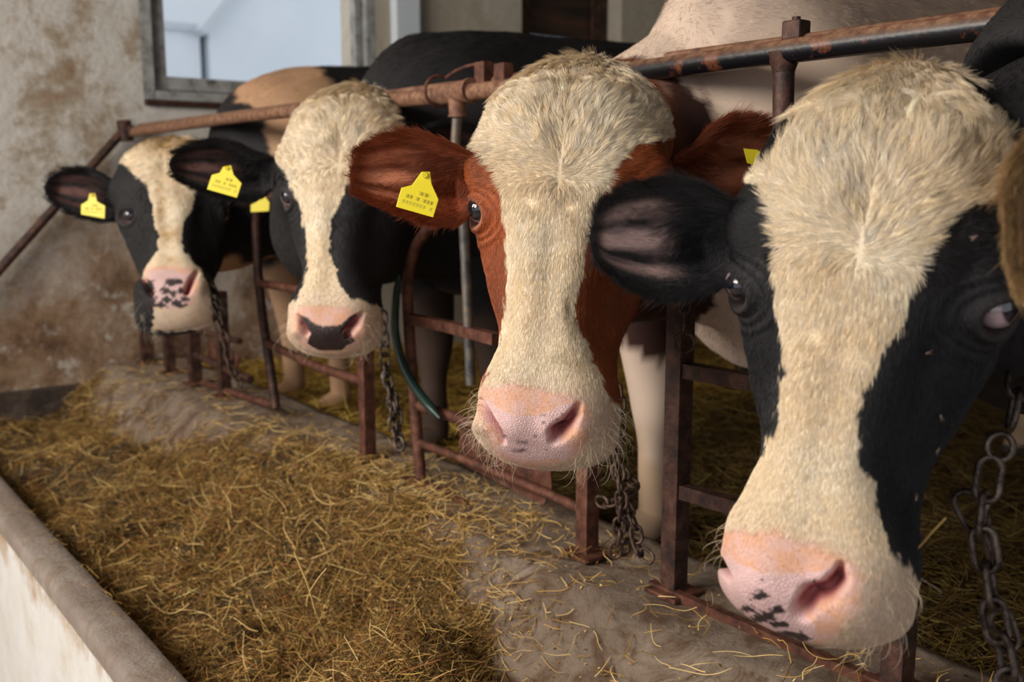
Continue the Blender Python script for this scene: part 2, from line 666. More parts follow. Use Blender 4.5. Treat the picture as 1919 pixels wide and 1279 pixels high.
def loft(path, rw, rh, n=40, m_=60, noise_amp=0.0, seed=0, upv=(0, 0, 1)):
    """elliptical loft along a path table (used for necks, trunks and legs)"""
    path = np.asarray(path, float)
    k = np.linspace(0, len(path) - 1, m_)
    idx = np.arange(len(path))
    C_ = np.stack([interp(idx, path[:, j], k) for j in range(3)], 1)
    rw, rh = interp(idx, rw, k), interp(idx, rh, k)
    tn = np.gradient(C_, axis=0)
    tn /= np.linalg.norm(tn, axis=1)[:, None]
    upv = np.array(upv, float)
    sd = np.cross(tn, upv)
    sd /= np.linalg.norm(sd, axis=1)[:, None]
    uv = np.cross(sd, tn)
    th = np.linspace(0, 2 * np.pi, n, endpoint=False)
    # close the ends
    e = np.linspace(0, 1, m_)
    cap = np.clip(1 - np.clip((e - 0.93) / 0.07, 0, 1)**2.2, 0, 1)**0.5
    cap2 = np.clip(1 - np.clip((0.04 - e) / 0.04, 0, 1)**2.2, 0, 1)**0.5
    q = np.maximum(cap * cap2, 0.01)
    V = (C_[:, None, :] + (rw * q)[:, None, None] * np.cos(th)[None, :, None] * sd[:, None, :]
         + (rh * q)[:, None, None] * np.sin(th)[None, :, None] * uv[:, None, :]).reshape(-1, 3)
    Fq = grid_faces(m_, n)
    nn = vnormals(V, Fq)
    cen = np.repeat(C_, n, 0)
    if ((V - cen) * nn).sum() < 0:
        Fq = Fq[:, ::-1]
        nn = -nn
    if noise_amp:
        V = V + nn * (noise_amp * fbm(V, 3.0, seed, 3))[:, None]
    return V, Fq, nn


def hair(name, parts, parent, seed=0):
    """parts: list of (root, dir, normal, length, colour, radius, lift, clump)"""
    rng = np.random.default_rng(seed)
    PTS, RAD, COL = [], [], []
    K = 5
    s = np.linspace(0, 1, K)
    for (p, d, n_, l, c, rad, lift, clump, curl) in parts:
        m_ = len(p)
        d = d - n_ * (d * n_).sum(1)[:, None]
        d /= np.linalg.norm(d, axis=1)[:, None] + 1e-9
        side = np.cross(n_, d)
        # clumps
        nc = max(2, m_ // clump[0])
        ci = rng.choice(m_, nc, replace=False)
        kd = KDTree(nc)
        for i, q in enumerate(p[ci]):
            kd.insert(q, i)
        kd.balance()
        near = np.fromiter((kd.find(q)[1] for q in p), dtype=np.int64, count=m_)
        cl = ci[near]
        crnd = rng.normal(size=(m_, 4))[cl]                     # one random set per clump
        own = rng.normal(size=(m_, 4))
        yaw = (crnd[:, 0] * clump[2] + own[:, 0] * clump[2] * 0.5)
        dd = d * np.cos(yaw)[:, None] + side * np.sin(yaw)[:, None]
        sd2 = np.cross(n_, dd)
        lift_ = np.clip(lift * (1 + 0.35 * crnd[:, 1] + 0.25 * own[:, 1]), 0.03, 1.5)
        l_ = l * np.clip(1 + 0.15 * own[:, 2] + 0.12 * crnd[:, 2], 0.3, 1.8)
        pts = (p[:, None, :] + l_[:, None, None] * (
            dd[:, None, :] * (s**1.05)[None, :, None]
            + n_[:, None, :] * (lift_[:, None] * (1.25 * s - 0.75 * s**2))[:, :, None]
            + sd2[:, None, :] * ((curl * crnd[:, 3])[:, None] * (s**2))[:, :, None]))
        # pull towards the clump's central strand
        w = (clump[1] * s**1.2)[None, :, None]
        pts = pts * (1 - w) + (pts[cl]) * w
        pts[:, 0] -= n_ * 0.0006
        PTS.append(pts)
        r0 = rad if np.ndim(rad) else np.full(m_, rad)
        RAD.append(r0[:, None] * (1.0 - 0.85 * s**1.5)[None, :])
        tone = np.exp(0.13 * crnd[:, 1:2] + 0.09 * own[:, 3:4]) * np.exp(0.07 * crnd[:, 0:1] * np.array([[0.2, 0.5, 1.3]]))
        COL.append(np.clip(c * tone, 0, 1))
    PTS, RAD, COL = np.concatenate(PTS), np.concatenate(RAD), np.concatenate(COL)
    cu = bpy.data.hair_curves.new(name)
    cu.add_curves([K] * len(PTS))
    cu.points.foreach_set('position', PTS.astype(np.float32).ravel())
    cu.points.foreach_set('radius', RAD.astype(np.float32).ravel())
    at_ = cu.attributes.new('coat', 'FLOAT_COLOR', 'CURVE')
    c4 = np.ones((len(PTS), 4), np.float32)
    c4[:, :3] = COL
    at_.data.foreach_set('color', c4.ravel())
    cu.materials.append(MAT['hair'])
    o = bpy.data.objects.new(name, cu)
    SC.collection.objects.link(o)
    adopt(o, parent)
    return o


def scatter(V, Fq, n, rng, weight=None):
    """n random points on quads: (face, bilinear weights)"""
    a, b_, c, d = (V[Fq[:, k]] for k in range(4))
    ar = np.linalg.norm(np.cross(c - a, d - b_), axis=1)
    if weight is not None:
        ar = ar * weight
    cdf = np.cumsum(ar)
    f = np.searchsorted(cdf, rng.random(n) * cdf[-1])
    f = np.clip(f, 0, len(Fq) - 1)
    u, v = rng.random(n)[:, None], rng.random(n)[:, None]
    q = Fq[f]
    w = ((1 - u) * (1 - v), u * (1 - v), u * v, (1 - u) * v)

    def take(X):
        X = X if X.ndim > 1 else X[:, None]
        r = sum(w[k] * X[q[:, k]] for k in range(4))
        return r
    return take


WHITE = np.array((0.78, 0.68, 0.52))
CREAM = np.array((0.66, 0.47, 0.26))


FLOOR_Z = -0.12
# ------------------------------------------------------------------ surface materials
def wall_plaster(name, cols, stain, sc=1.0, rough=0.9):
    m, nt, b = material(name)
    n1 = noise(nt, 1.7 * sc, 8, 0.62, dist=0.6)
    r1 = ramp(nt, n1, cols)
    n2 = noise(nt, 5.0 * sc, 10, 0.7, dist=1.2)
    r2 = ramp(nt, n2, [(0.46, (0, 0, 0)), (0.62, (1, 1, 1))])
    c = mixc(nt, r2.outputs[0], r1.outputs[0], (*stain, 1))
    nt.links.new(c, b.inputs['Base Color'])
    b.inputs['Roughness'].default_value = rough
    n3 = noise(nt, 22 * sc, 10, 0.7)
    bump(nt, b, n3, 0.8, 0.012)
    return m, nt, b, c


# old lime plaster: white above, rubbed off and stained brown towards the feed table
m, nt, b = material('old_plaster')
pos = coords(nt)
sep = N(nt, 'ShaderNodeSeparateXYZ'); nt.links.new(pos, sep.inputs[0])
n_big = noise(nt, 2.2, 6, 0.6, dist=0.2)
h_ = N(nt, 'ShaderNodeMath', operation='MULTIPLY_ADD'); nt.links.new(n_big, h_.inputs[0]); h_.inputs[1].default_value = 1.1; nt.links.new(sep.outputs[2], h_.inputs[2])
g = N(nt, 'ShaderNodeMapRange'); nt.links.new(h_.outputs[0], g.inputs[0]); g.inputs[1].default_value = 0.66; g.inputs[2].default_value = 1.12
up_c = ramp(nt, noise(nt, 3.5, 12, 0.74, dist=0.15), [(0.30, (0.30, 0.17, 0.09)), (0.42, (0.44, 0.36, 0.27)), (0.50, (0.68, 0.64, 0.58)), (0.75, (0.78, 0.77, 0.74))])
lo_c = ramp(nt, noise(nt, 4.5, 12, 0.75, dist=0.15), [(0.28, (0.05, 0.032, 0.02)), (0.42, (0.17, 0.095, 0.05)), (0.54, (0.32, 0.20, 0.12)), (0.68, (0.50, 0.42, 0.34))])
c1 = mixc(nt, g.outputs[0], lo_c.outputs[0], up_c.outputs[0])
pk = ramp(nt, noise(nt, 14, 8, 0.7), [(0.56, (0, 0, 0)), (0.68, (1, 1, 1))])
c2 = mixc(nt, pk.outputs[0], c1, (0.60, 0.56, 0.50, 1))
nt.links.new(c2, b.inputs['Base Color'])
b.inputs['Roughness'].default_value = 0.92
bump(nt, b, noise(nt, 16, 12, 0.72), 0.9, 0.02)
MAT['wall'] = m

m, nt, b, _ = wall_plaster('cream_plaster', [(0.3, (0.42, 0.37, 0.29)), (0.6, (0.55, 0.50, 0.41))], (0.46, 0.40, 0.31))
MAT['cream'] = m
m, nt, b, _ = wall_plaster('dark_footing', [(0.3, (0.02, 0.014, 0.010)), (0.6, (0.07, 0.045, 0.03))], (0.11, 0.08, 0.06), 2)
MAT['footing'] = m
m, nt, b, _ = wall_plaster('concrete', [(0.25, (0.13, 0.088, 0.06)), (0.5, (0.27, 0.20, 0.145)), (0.75, (0.40, 0.32, 0.24))], (0.125, 0.068, 0.036), 2.6)
MAT['concrete'] = m
m, nt, b, _ = wall_plaster('kerb_concrete', [(0.25, (0.22, 0.165, 0.13)), (0.5, (0.31, 0.25, 0.21)), (0.75, (0.38, 0.33, 0.28))], (0.26, 0.19, 0.14), 3)
MAT['kerb'] = m
m, nt, b = material('whitewash')
r1 = ramp(nt, noise(nt, 5, 12, 0.72), [(0.30, (0.52, 0.44, 0.35)), (0.45, (0.63, 0.60, 0.55)), (0.60, (0.68, 0.67, 0.65)), (0.8, (0.72, 0.71, 0.69))])
sp = N(nt, 'ShaderNodeSeparateXYZ'); nt.links.new(coords(nt), sp.inputs[0])
ma = N(nt, 'ShaderNodeMath', operation='MULTIPLY_ADD'); nt.links.new(noise(nt, 9, 10, 0.75), ma.inputs[0]); ma.inputs[1].default_value = 0.42; nt.links.new(sp.outputs[2], ma.inputs[2])
mr = N(nt, 'ShaderNodeMapRange'); nt.links.new(ma.outputs[0], mr.inputs[0]); mr.inputs[1].default_value = 0.03; mr.inputs[2].default_value = 0.13
nt.links.new(mixc(nt, mr.outputs[0], r1.outputs[0], (0.36, 0.24, 0.13, 1)), b.inputs['Base Color'])
b.inputs['Roughness'].default_value = 0.7
bump(nt, b, noise(nt, 30, 8, 0.6), 0.4, 0.006)
MAT['whitewash'] = m


def metal(name, c_dark, c_rust, c_dust, rough=0.6, scale=30, met=0.3):
    m, nt, b = material(name)
    r1 = ramp(nt, noise(nt, scale, 8, 0.7), [(0.38, c_dark), (0.52, c_rust), (0.72, c_dust)])
    nt.links.new(r1.outputs[0], b.inputs['Base Color'])
    b.inputs['Metallic'].default_value = met
    b.inputs['Roughness'].default_value = rough
    bump(nt, b, noise(nt, scale * 4, 6, 0.7), 0.5, 0.002)
    return m


MAT['rust'] = metal('rusty_steel', (0.055, 0.022, 0.014), (0.13, 0.045, 0.026), (0.22, 0.105, 0.065), 0.65, 35)
MAT['rust_dark'] = metal('dark_rusty_steel', (0.022, 0.012, 0.010), (0.065, 0.027, 0.018), (0.15, 0.07, 0.045), 0.55, 35)
MAT['rust_light'] = metal('dusty_rusty_pipe', (0.12, 0.055, 0.035), (0.26, 0.13, 0.075), (0.36, 0.23, 0.15), 0.7, 22)
MAT['grey_pipe'] = metal('worn_galvanised_pipe', (0.06, 0.055, 0.05), (0.13, 0.12, 0.11), (0.28, 0.17, 0.08), 0.5, 25, 0.5)
MAT['chain'] = metal('worn_chain_steel', (0.04, 0.03, 0.025), (0.13, 0.10, 0.085), (0.26, 0.21, 0.18), 0.38, 60, 0.85)
MAT['chain_rust'] = metal('rusty_chain_steel', (0.03, 0.018, 0.014), (0.10, 0.06, 0.04), (0.20, 0.13, 0.10), 0.5, 60, 0.6)

# black paint on the rail, worn off to rust, dusty on top
m, nt, b = material('chipped_black_rail')
g = nt.nodes.new('ShaderNodeNewGeometry')
sp = N(nt, 'ShaderNodeSeparateXYZ'); nt.links.new(g.outputs['Position'], sp.inputs[0])
r0 = ramp(nt, noise(nt, 16, 8, 0.68), [(0.56, (0.006, 0.006, 0.008)), (0.60, (0.10, 0.032, 0.018)), (0.70, (0.19, 0.075, 0.035))])
r2 = ramp(nt, noise(nt, 60, 6, 0.7), [(0.4, (0.13, 0.05, 0.028)), (0.6, (0.26, 0.14, 0.075))])
zf = N(nt, 'ShaderNodeMapRange'); nt.links.new(sp.outputs[2], zf.inputs[0]); zf.inputs[1].default_value = 0.838; zf.inputs[2].default_value = 0.850
yf = N(nt, 'ShaderNodeMapRange'); nt.links.new(sp.outputs[1], yf.inputs[0]); yf.inputs[1].default_value = 1.35; yf.inputs[2].default_value = 1.5
mx = N(nt, 'ShaderNodeMath', operation='MAXIMUM'); nt.links.new(zf.outputs[0], mx.inputs[0]); nt.links.new(yf.outputs[0], mx.inputs[1])
c = mixc(nt, mx.outputs[0], r0.outputs[0], r2.outputs[0])
nt.links.new(c, b.inputs['Base Color'])
rg_ = N(nt, 'ShaderNodeMapRange'); nt.links.new(mx.outputs[0], rg_.inputs[0]); rg_.inputs[3].default_value = 0.28; rg_.inputs[4].default_value = 0.75
nt.links.new(rg_.outputs[0], b.inputs['Roughness'])
bump(nt, b, noise(nt, 90, 6, 0.7), 0.3, 0.002)
MAT['rail'] = m

m, nt, b = material('dark_planks')
sc_ = N(nt, 'ShaderNodeMapping'); nt.links.new(coords(nt), sc_.inputs[0]); sc_.inputs['Scale'].default_value = (0.6, 1, 6)
r1 = ramp(nt, noise(nt, 4, 8, 0.7, vec=sc_.outputs[0]), [(0.35, (0.010, 0.006, 0.005)), (0.55, (0.045, 0.02, 0.012)), (0.72, (0.12, 0.05, 0.025))])
nt.links.new(r1.outputs[0], b.inputs['Base Color'])
MAT['planks'] = m
m, nt, b = material('grey_window_frame')
r1 = ramp(nt, noise(nt, 18, 8, 0.7), [(0.32, (0.10, 0.09, 0.08)), (0.48, (0.30, 0.30, 0.29)), (0.7, (0.42, 0.43, 0.42))])
nt.links.new(r1.outputs[0], b.inputs['Base Color'])
b.inputs['Roughness'].default_value = 0.7
MAT['frame'] = m
m, nt, b = material('window_glass')
b.inputs['Base Color'].default_value = (1, 1, 1, 1)
b.inputs['Transmission Weight'].default_value = 1.0
b.inputs['Roughness'].default_value = 0.0
b.inputs['IOR'].default_value = 1.0
b.inputs['Specular IOR Level'].default_value = 0.2
MAT['glass'] = m
m, nt, b = material('white_render')
r1 = ramp(nt, noise(nt, 1.2, 5, 0.6), [(0.3, (0.66, 0.73, 0.79)), (0.7, (0.74, 0.80, 0.86))])
nt.links.new(r1.outputs[0], b.inputs['Base Color'])
MAT['white_render'] = m
m, nt, b = material('grey_roof')
b.inputs['Base Color'].default_value = (0.55, 0.60, 0.65, 1)
MAT['roof'] = m
m, nt, b = material('yard_white_bounce')  # unseen ground, made white to bounce light onto the building
b.inputs['Base Color'].default_value = (0.8, 0.82, 0.85, 1)
MAT['yard'] = m
m, nt, b, _ = wall_plaster('ceiling_boards', [(0.3, (0.10, 0.07, 0.05)), (0.6, (0.20, 0.15, 0.11))], (0.14, 0.10, 0.07), 1)
MAT['ceiling'] = m
m, nt, b, _ = wall_plaster('dirty_floor', [(0.3, (0.020, 0.012, 0.006)), (0.6, (0.07, 0.04, 0.018))], (0.10, 0.06, 0.02), 3)
MAT['floor'] = m
m, nt, b, _ = wall_plaster('feed_bed', [(0.3, (0.03, 0.018, 0.008)), (0.6, (0.10, 0.062, 0.024))], (0.06, 0.035, 0.014), 8)
MAT['feed'] = m
m, nt, b = material('green_rubber')
b.inputs['Base Color'].default_value = (0.012, 0.035, 0.026, 1)
b.inputs['Roughness'].default_value = 0.35
MAT['rubber'] = m
m, nt, b = material('hay')
a_ = N(nt, 'ShaderNodeAttribute', attribute_name='coat')
nt.links.new(a_.outputs['Color'], b.inputs['Base Color'])
b.inputs['Roughness'].default_value = 0.6
b.inputs['Specular IOR Level'].default_value = 0.3
MAT['hay'] = m

# ------------------------------------------------------------------ the barn
XB, WALL_Y = 1.151, 3.76          # barrier plane, end wall plane


def struct(name, mb, mat, smooth=False, parent=None):
    o = mb.obj(name, mat, parent, smooth)
    if parent is None:
        o['kind'] = 'structure'
    return o


CEIL = 2.25
mb = MB()
wx0, wx1, wz0, wz1 = 1.225, 2.20, 0.955, 1.75
dx0, dx1 = 2.98, 3.62
T_ = 0.30
mb.box((-3.2, WALL_Y, -0.6), (wx0, WALL_Y + T_, CEIL))
mb.box((wx0, WALL_Y, -0.6), (wx1, WALL_Y + T_, wz0))
mb.box((wx0, WALL_Y, wz1), (wx1, WALL_Y + T_, CEIL))
struct('wall_back', mb, MAT['wall'])
mb = MB()
mb.box((wx1, WALL_Y, -0.6), (dx0, WALL_Y + T_, CEIL))
mb.box((dx0, WALL_Y, 1.9), (dx1, WALL_Y + T_, CEIL))
mb.box((dx1, WALL_Y, -0.6), (5.2, WALL_Y + T_, CEIL))
struct('wall_back_right', mb, MAT['cream'])
mb = MB(); mb.box((5.2, -3.0, -0.6), (5.4, WALL_Y + T_, CEIL)); struct('wall_right', mb, MAT['cream'])
mb = MB(); mb.box((-3.4, -3.2, CEIL), (5.4, WALL_Y + T_, CEIL + 0.15)); struct('ceiling', mb, MAT['ceiling'])
mb = MB(); mb.box((1.2, -3.2, -0.6), (5.4, -3.0, CEIL)); struct('wall_front', mb, MAT['cream'])
# pale upright strip right of the window
mb = MB(); mb.box((2.27, WALL_Y - 0.05, 0.6), (2.395, WALL_Y, CEIL), 0.008); struct('trim_1', mb, MAT['white_render'])
# dark footing of the end wall over the feed table
mb = MB(); mb.box((0.42, WALL_Y - 0.035, -0.3), (1.06, WALL_Y, -0.062), 0.006); struct('baseboard_back', mb, MAT['footing'])
# window
mb = MB()
mb.box((wx0, WALL_Y + 0.00, wz0), (wx0 + 0.045, WALL_Y + 0.10, wz1), 0.004)
mb.box((wx1 - 0.045, WALL_Y + 0.00, wz0), (wx1, WALL_Y + 0.10, wz1), 0.004)
mb.box((wx0 + 0.045, WALL_Y + 0.00, wz0), (wx1 - 0.045, WALL_Y + 0.10, wz0 + 0.035), 0.004)
mb.box((wx0 + 0.045, WALL_Y + 0.00, wz1 - 0.05), (wx1 - 0.045, WALL_Y + 0.10, wz1), 0.004)
win = struct('window_1', mb, MAT['frame'])
mb = MB()
a0, a1, b0, b1 = wx0 + 0.05, wx1 - 0.05, wz0 + 0.04, wz1 - 0.05
mb.box((a0, WALL_Y + 0.03, b0), (a0 + 0.05, WALL_Y + 0.075, b1), 0.004)
mb.box((a1 - 0.03, WALL_Y + 0.03, b0), (a1, WALL_Y + 0.075, b1), 0.004)
mb.box((a0 + 0.05, WALL_Y + 0.03, b0), (a1 - 0.05, WALL_Y + 0.075, b0 + 0.05), 0.004)
mb.box((a0 + 0.05, WALL_Y + 0.03, b1 - 0.05), (a1 - 0.05, WALL_Y + 0.075, b1), 0.004)
struct('window_sash', mb, MAT['frame'], parent=win)
mb = MB(); mb.box((a0 + 0.045, WALL_Y + 0.05, b0 + 0.045), (a1 - 0.045, WALL_Y + 0.055, b1 - 0.045)); struct('window_pane', mb, MAT['glass'], parent=win)
mb = MB(); mb.box((wx0 - 0.0, WALL_Y - 0.022, wz0 - 0.022), (wx1, WALL_Y + 0.1, wz0), 0.004); struct('window_sill', mb, MAT['rust_dark'], parent=win)
# plank door
mb = MB()
for i in range(9):
    mb.box((dx0, WALL_Y + 0.10, -0.6 + i * 0.28), (dx1, WALL_Y + 0.14, -0.6 + i * 0.28 + 0.27), 0.004)
door = struct('door_1', mb, MAT['planks'])
mb = MB()
for x in (dx0 + 0.06, dx1 - 0.12):
    mb.box((x, WALL_Y + 0.085, -0.5), (x + 0.06, WALL_Y + 0.10, 1.85), 0.003)
struct('door_batten', mb, MAT['rust_dark'], parent=door)
# yard and the house outside the window
mb = MB(); mb.box((-14, WALL_Y + T_, -0.7), (22, 30, -0.6)); struct('ground', mb, MAT['yard'])
nb = empty('neighbouring_building', (5.5, 9.2, -0.6))
tag(nb, 'pale building with a sloping roof seen through the window', 'building')
Y0 = 9.0
g0 = on_y(390, 50, Y0); g1 = on_y(470, -50, Y0); gl = on_y(316, 46, Y0)
top = (g0[0] + 4.5, g0[2] + 4.5 * (g1[2] - g0[2]) / (g1[0] - g0[0]))
mb = MB()
pts = [(g0[0], -0.6), (g0[0] + 9, -0.6), (g0[0] + 9, g0[2]), top, (g0[0], g0[2])]
V = [(x, Y0, z) for x, z in pts] + [(x, Y0 + 5, z) for x, z in pts]
mb.add(V, [(0, 1, 2, 3, 4), (9, 8, 7, 6, 5), (0, 5, 6, 1), (1, 6, 7, 2), (2, 7, 8, 3), (3, 8, 9, 4), (4, 9, 5, 0)])
mb.obj('gable_wall', MAT['white_render'], nb)
mb = MB()
ex = np.array([top[0] - g0[0], top[1] - g0[2]]); ex /= np.linalg.norm(ex); nx = np.array([-ex[1], ex[0]])
q = [np.array([g0[0], g0[2]]) - ex * 0.12, np.array(top), np.array(top) + nx * 0.07, np.array([g0[0], g0[2]]) - ex * 0.12 + nx * 0.07]
V = [(x, Y0 - 0.15, z) for x, z in q] + [(x, Y0 + 5.1, z) for x, z in q]
mb.add(V, [(0, 1, 2, 3), (7, 6, 5, 4), (0, 4, 5, 1), (1, 5, 6, 2), (2, 6, 7, 3), (3, 7, 4, 0)])
mb.obj('roof', MAT['roof'], nb)
sh = empty('low_shed', (gl[0] - 1.5, Y0 + 1, -0.6))
tag(sh, 'low pale shed left of the gable, seen through the window', 'shed')
mb = MB(); mb.box((gl[0] - 4, Y0 + 0.06, -0.6), (g0[0] - 0.06, Y0 + 3, gl[2] - 0.03)); mb.obj('shed_wall', MAT['white_render'], sh)
mb = MB(); mb.box((gl[0] - 4.1, Y0 + 0.02, gl[2] - 0.03), (g0[0] - 0.06, Y0 + 3.1, gl[2] + 0.03)); mb.obj('shed_roof', MAT['roof'], sh)


# feed table: plinth, sloping concrete, trough floor; kerb on the passage side
def extrude_profile(name, prof, y0, y1, mat, ny=160, amp=0.006, seed=3, dens=0.02):
    prof = np.array(prof, float)
    P = [prof[0]]
    for i in range(len(prof) - 1):
        n_ = max(1, int(np.linalg.norm(prof[i + 1] - prof[i]) / dens))
        for j in range(1, n_ + 1):
            P.append(prof[i] + (prof[i + 1] - prof[i]) * j / n_)
    P = np.array(P)
    ys = np.linspace(y0, y1, ny)
    V = np.array([(p[0], y, p[1]) for y in ys for p in P])
    d = fbm(V, 6, seed, 4) * amp
    k_ = 0.15 + 0.85 * smooth01((V[:, 0] - 0.52) / 0.1)
    V[:, 2] += d * k_
    V[:, 0] += fbm(V, 5, seed + 9, 3) * amp * k_ * (V[:, 1] < y1 - 0.01)
    Fq = grid_faces(ny, len(P), False)
    n_ = vnormals(V, Fq)
    return V, Fq


V, Fq = extrude_profile('x', [(1.34, -0.20), (1.30, 0.0), (1.04, 0.0), (0.94, -0.075), (0.84, -0.19), (0.50, -0.205), (0.495, -0.12), (0.485, -0.10), (0.42, -0.098), (0.412, -0.112), (0.405, -0.60)], -2.8, WALL_Y, 0, 330, 0.007)
o = mesh_obj('trough', V, Fq[:, ::-1], MAT['concrete'], None, True)
o['kind'] = 'structure'
fx = V[Fq].mean(1)
o.data.materials.append(MAT['kerb'])
o.data.materials.append(MAT['whitewash'])
mi = np.where(fx[:, 0] < 0.4165, 2, np.where(fx[:, 0] < 0.505, 1, 0)).astype(np.int32)
mi = np.where((fx[:, 0] < 0.42) & (fx[:, 2] < -0.125), 2, np.where(fx[:, 0] < 0.505, 1, 0)).astype(np.int32)
o.data.polygons.foreach_set('material_index', mi)
mb = MB(); mb.box((-3.4, -3.2, -0.62), (0.41, WALL_Y, -0.56)); struct('floor', mb, MAT['kerb'])
mb = MB(); mb.box((1.30, -3.0, -0.3), (5.2, WALL_Y, FLOOR_Z)); struct('floor_bedding', mb, MAT['floor'])

# ------------------------------------------------------------------ barrier
bar = empty('feed_barrier', (XB, 1.9, 0.0))
tag(bar, 'rusty steel feed barrier of pipes and square posts on the concrete plinth', 'barrier')


def px_path(pts, x=XB):
    return [on_x(p[0], p[1], x) for p in pts]


def part(name, paths, r, mat, n=14, label=None, sq=False):
    mb = MB()
    for P in paths:
        mb.tube(P, r * (1.414 if sq else 1), 4 if sq else n, twist=math.pi / 4 if sq else 0)
    o = mb.obj(name, mat, bar, smooth=not sq)
    if label: o['label'] = label
    return o


def smooth_path(pts, k=24):
    pts = np.array(pts, float)
    i = np.arange(len(pts))
    t = np.linspace(0, len(pts) - 1, k)
    return np.stack([interp(i, pts[:, j], t) for j in range(3)], 1)


part('top_rail', [[(XB, y, 0.836 + 0.003 * math.sin(y * 3)) for y in np.linspace(-1.0, 3.70, 60)]], 0.0165, MAT['rail'], 20, 'lower pipe of the double top rail, black paint chipped to rust')
part('rear_rail', [[(XB + 0.040, y, 0.850) for y in np.linspace(-1.0, 3.70, 40)]], 0.015, MAT['rust_light'], 18, 'dusty brown rear pipe of the top rail')


def post(y, z1, w=0.0155, mat='rust', z0=-0.01, x=XB, lean=0.0):
    o = part('post', [[(x, y, z0), (x, y + lean * 0.5, (z0 + z1) / 2), (x, y + lean, z1)]], w, MAT[mat], sq=True)
    mb = MB(); mb.box((x - 0.034, y - 0.034, 0.0), (x + 0.034, y + 0.034, 0.008), 0.002)
    q = mb.obj('foot_plate', MAT['rust'], o); q.parent = o
    q.matrix_parent_inverse = Matrix.Identity(4)
    q.location = (0, 0, 0)
    return o


post(1.052, 0.60, 0.0155, 'rust_dark')
post(1.262, 0.20, 0.0145)
post(0.655, 0.22, 0.0155, 'rust_dark')
post(2.045, 0.285, 0.0145)
post(2.93, 0.33, 0.016, 'rust_dark')
post(3.18, 0.26, 0.018, 'rust_dark')
post(3.42, 0.28, 0.016, 'rust_dark')
post(3.66, 0.30, 0.020, 'rust_dark')
part('bent_post', [smooth_path(px_path([(790, 907), (777, 760), (768, 640), (764, 560), (766, 510), (778, 465), (800, 432), (830, 400), (850, 380)]))], 0.0125, MAT['rust'], 12, 'square-shouldered post bending over at the top')
part('bent_post', [smooth_path(px_path([(517, 765), (505, 680), (492, 590), (483, 500), (480, 430), (486, 380), (500, 340)]))], 0.013, MAT['rust_dark'], 12)
part('post', [px_path([(1470, 104), (1468, 180), (1467, 330), (1467, 500)], XB + 0.004)], 0.0145, MAT['rust_dark'], 18, 'round post hanging from a collar under the top rail')
mb = MB()
P = np.array(px_path([(1470, 98), (1470, 108), (1469, 128), (1469, 136)], XB + 0.004))
mb.tube(P, np.array([0.024, 0.022, 0.0165, 0.015]), 18)
mb.obj('collar', MAT['rust_dark'], bar, True)
# clamp block over the rail at that post
yb = P[0][1]
mb = MB(); mb.box((XB + 0.018, yb - 0.012, 0.855), (XB + 0.045, yb + 0.018, 0.882), 0.003); mb.tube([(XB + 0.031, yb + 0.003, 0.88), (XB + 0.031, yb + 0.003, 0.887)], 0.006, 8)
mb.obj('clamp', MAT['rust_dark'], bar)
# tee fitting with its wire, pipe drop, bolts
T0 = on_x(856, 188, XB)
mb = MB()
mb.tube([(XB, T0[1] - 0.045, 0.836), (XB, T0[1] + 0.055, 0.836)], 0.0215, 20)
mb.tube([(XB, T0[1], 0.83), (XB, T0[1] - 0.002, 0.795), (XB, T0[1] - 0.002, 0.788)], np.array([0.018, 0.0165, 0.0195]), 20)
mb.tube([(XB, T0[1] - 0.052, 0.836), (XB, T0[1] - 0.045, 0.836)], 0.0245, 20)
mb.obj('tee_fitting', MAT['rust_light'], bar, True)
part('drop_pipe', [smooth_path([(XB, T0[1] - 0.002, 0.795), on_x(853, 300, XB), on_x(868, 415, XB), on_x(877, 600, XB), on_x(882, 722, XB)])], 0.0105, MAT['grey_pipe'], 14, 'thin grey drop pipe')
for yy, h_ in ((T0[1] - 0.062, 0.038), (T0[1] - 0.125, 0.030)):
    mb = MB()
    mb.box((XB + 0.008, yy - 0.016, 0.845), (XB + 0.034, yy + 0.016, 0.852 + h_), 0.003)
    mb.obj('clamp', MAT['rust'], bar)
mb = MB()
w = [(XB + 0.03 * math.cos(a), T0[1] + 0.055 + 0.012 * math.sin(a * 0.5), 0.842 + 0.030 * math.sin(a)) for a in np.linspace(math.radians(60), math.radians(300), 22)]
w = [(XB + 0.012, T0[1] - 0.045, 0.886), (XB + 0.0, T0[1] - 0.01, 0.880)] + w
mb.tube(smooth_path(w, 40), 0.0035, 8)
mb.obj('wire_hook', MAT['rust'], bar, True)
# low cross bars of the panels
hb = lambda pts, r=0.010, mat='rust', x=XB, sq=False: part('cross_bar', [px_path(pts, x)], r, MAT[mat], 10, sq=sq)
hb([(766, 597), (840, 612), (930, 636)], 0.011, 'rust', sq=True)
hb([(775, 758), (850, 782), (960, 822)], 0.012)
hb([(785, 830), (900, 873), (1000, 915), (1098, 958)], 0.0095)
hb([(498, 642), (540, 662), (600, 690), (684, 716)], 0.012)
hb([(486, 531), (548, 541), (600, 550)], 0.011)
hb([(330, 645), (400, 682), (470, 712)], 0.012, 'rust_dark')
hb([(380, 718), (440, 738), (512, 760)], 0.011)
hb([(330, 610), (400, 628), (450, 640)], 0.009, 'rust_dark')
hb([(1262, 690), (1390, 713), (1560, 745), (1710, 775)], 0.0115, 'rust_dark', sq=True)
hb([(1262, 915), (1345, 940), (1500, 982), (1705, 1040)], 0.0115, 'rust_dark', sq=True)
part('base_angle', [[(XB - 0.012, y, 0.006) for y in np.linspace(0.2, 1.09, 20)]], 0.007, MAT['rust'], sq=True)
part('base_angle', [[(XB - 0.012, y, 0.006) for y in np.linspace(1.62, 1.86, 8)]], 0.007, MAT['rust'], sq=True)
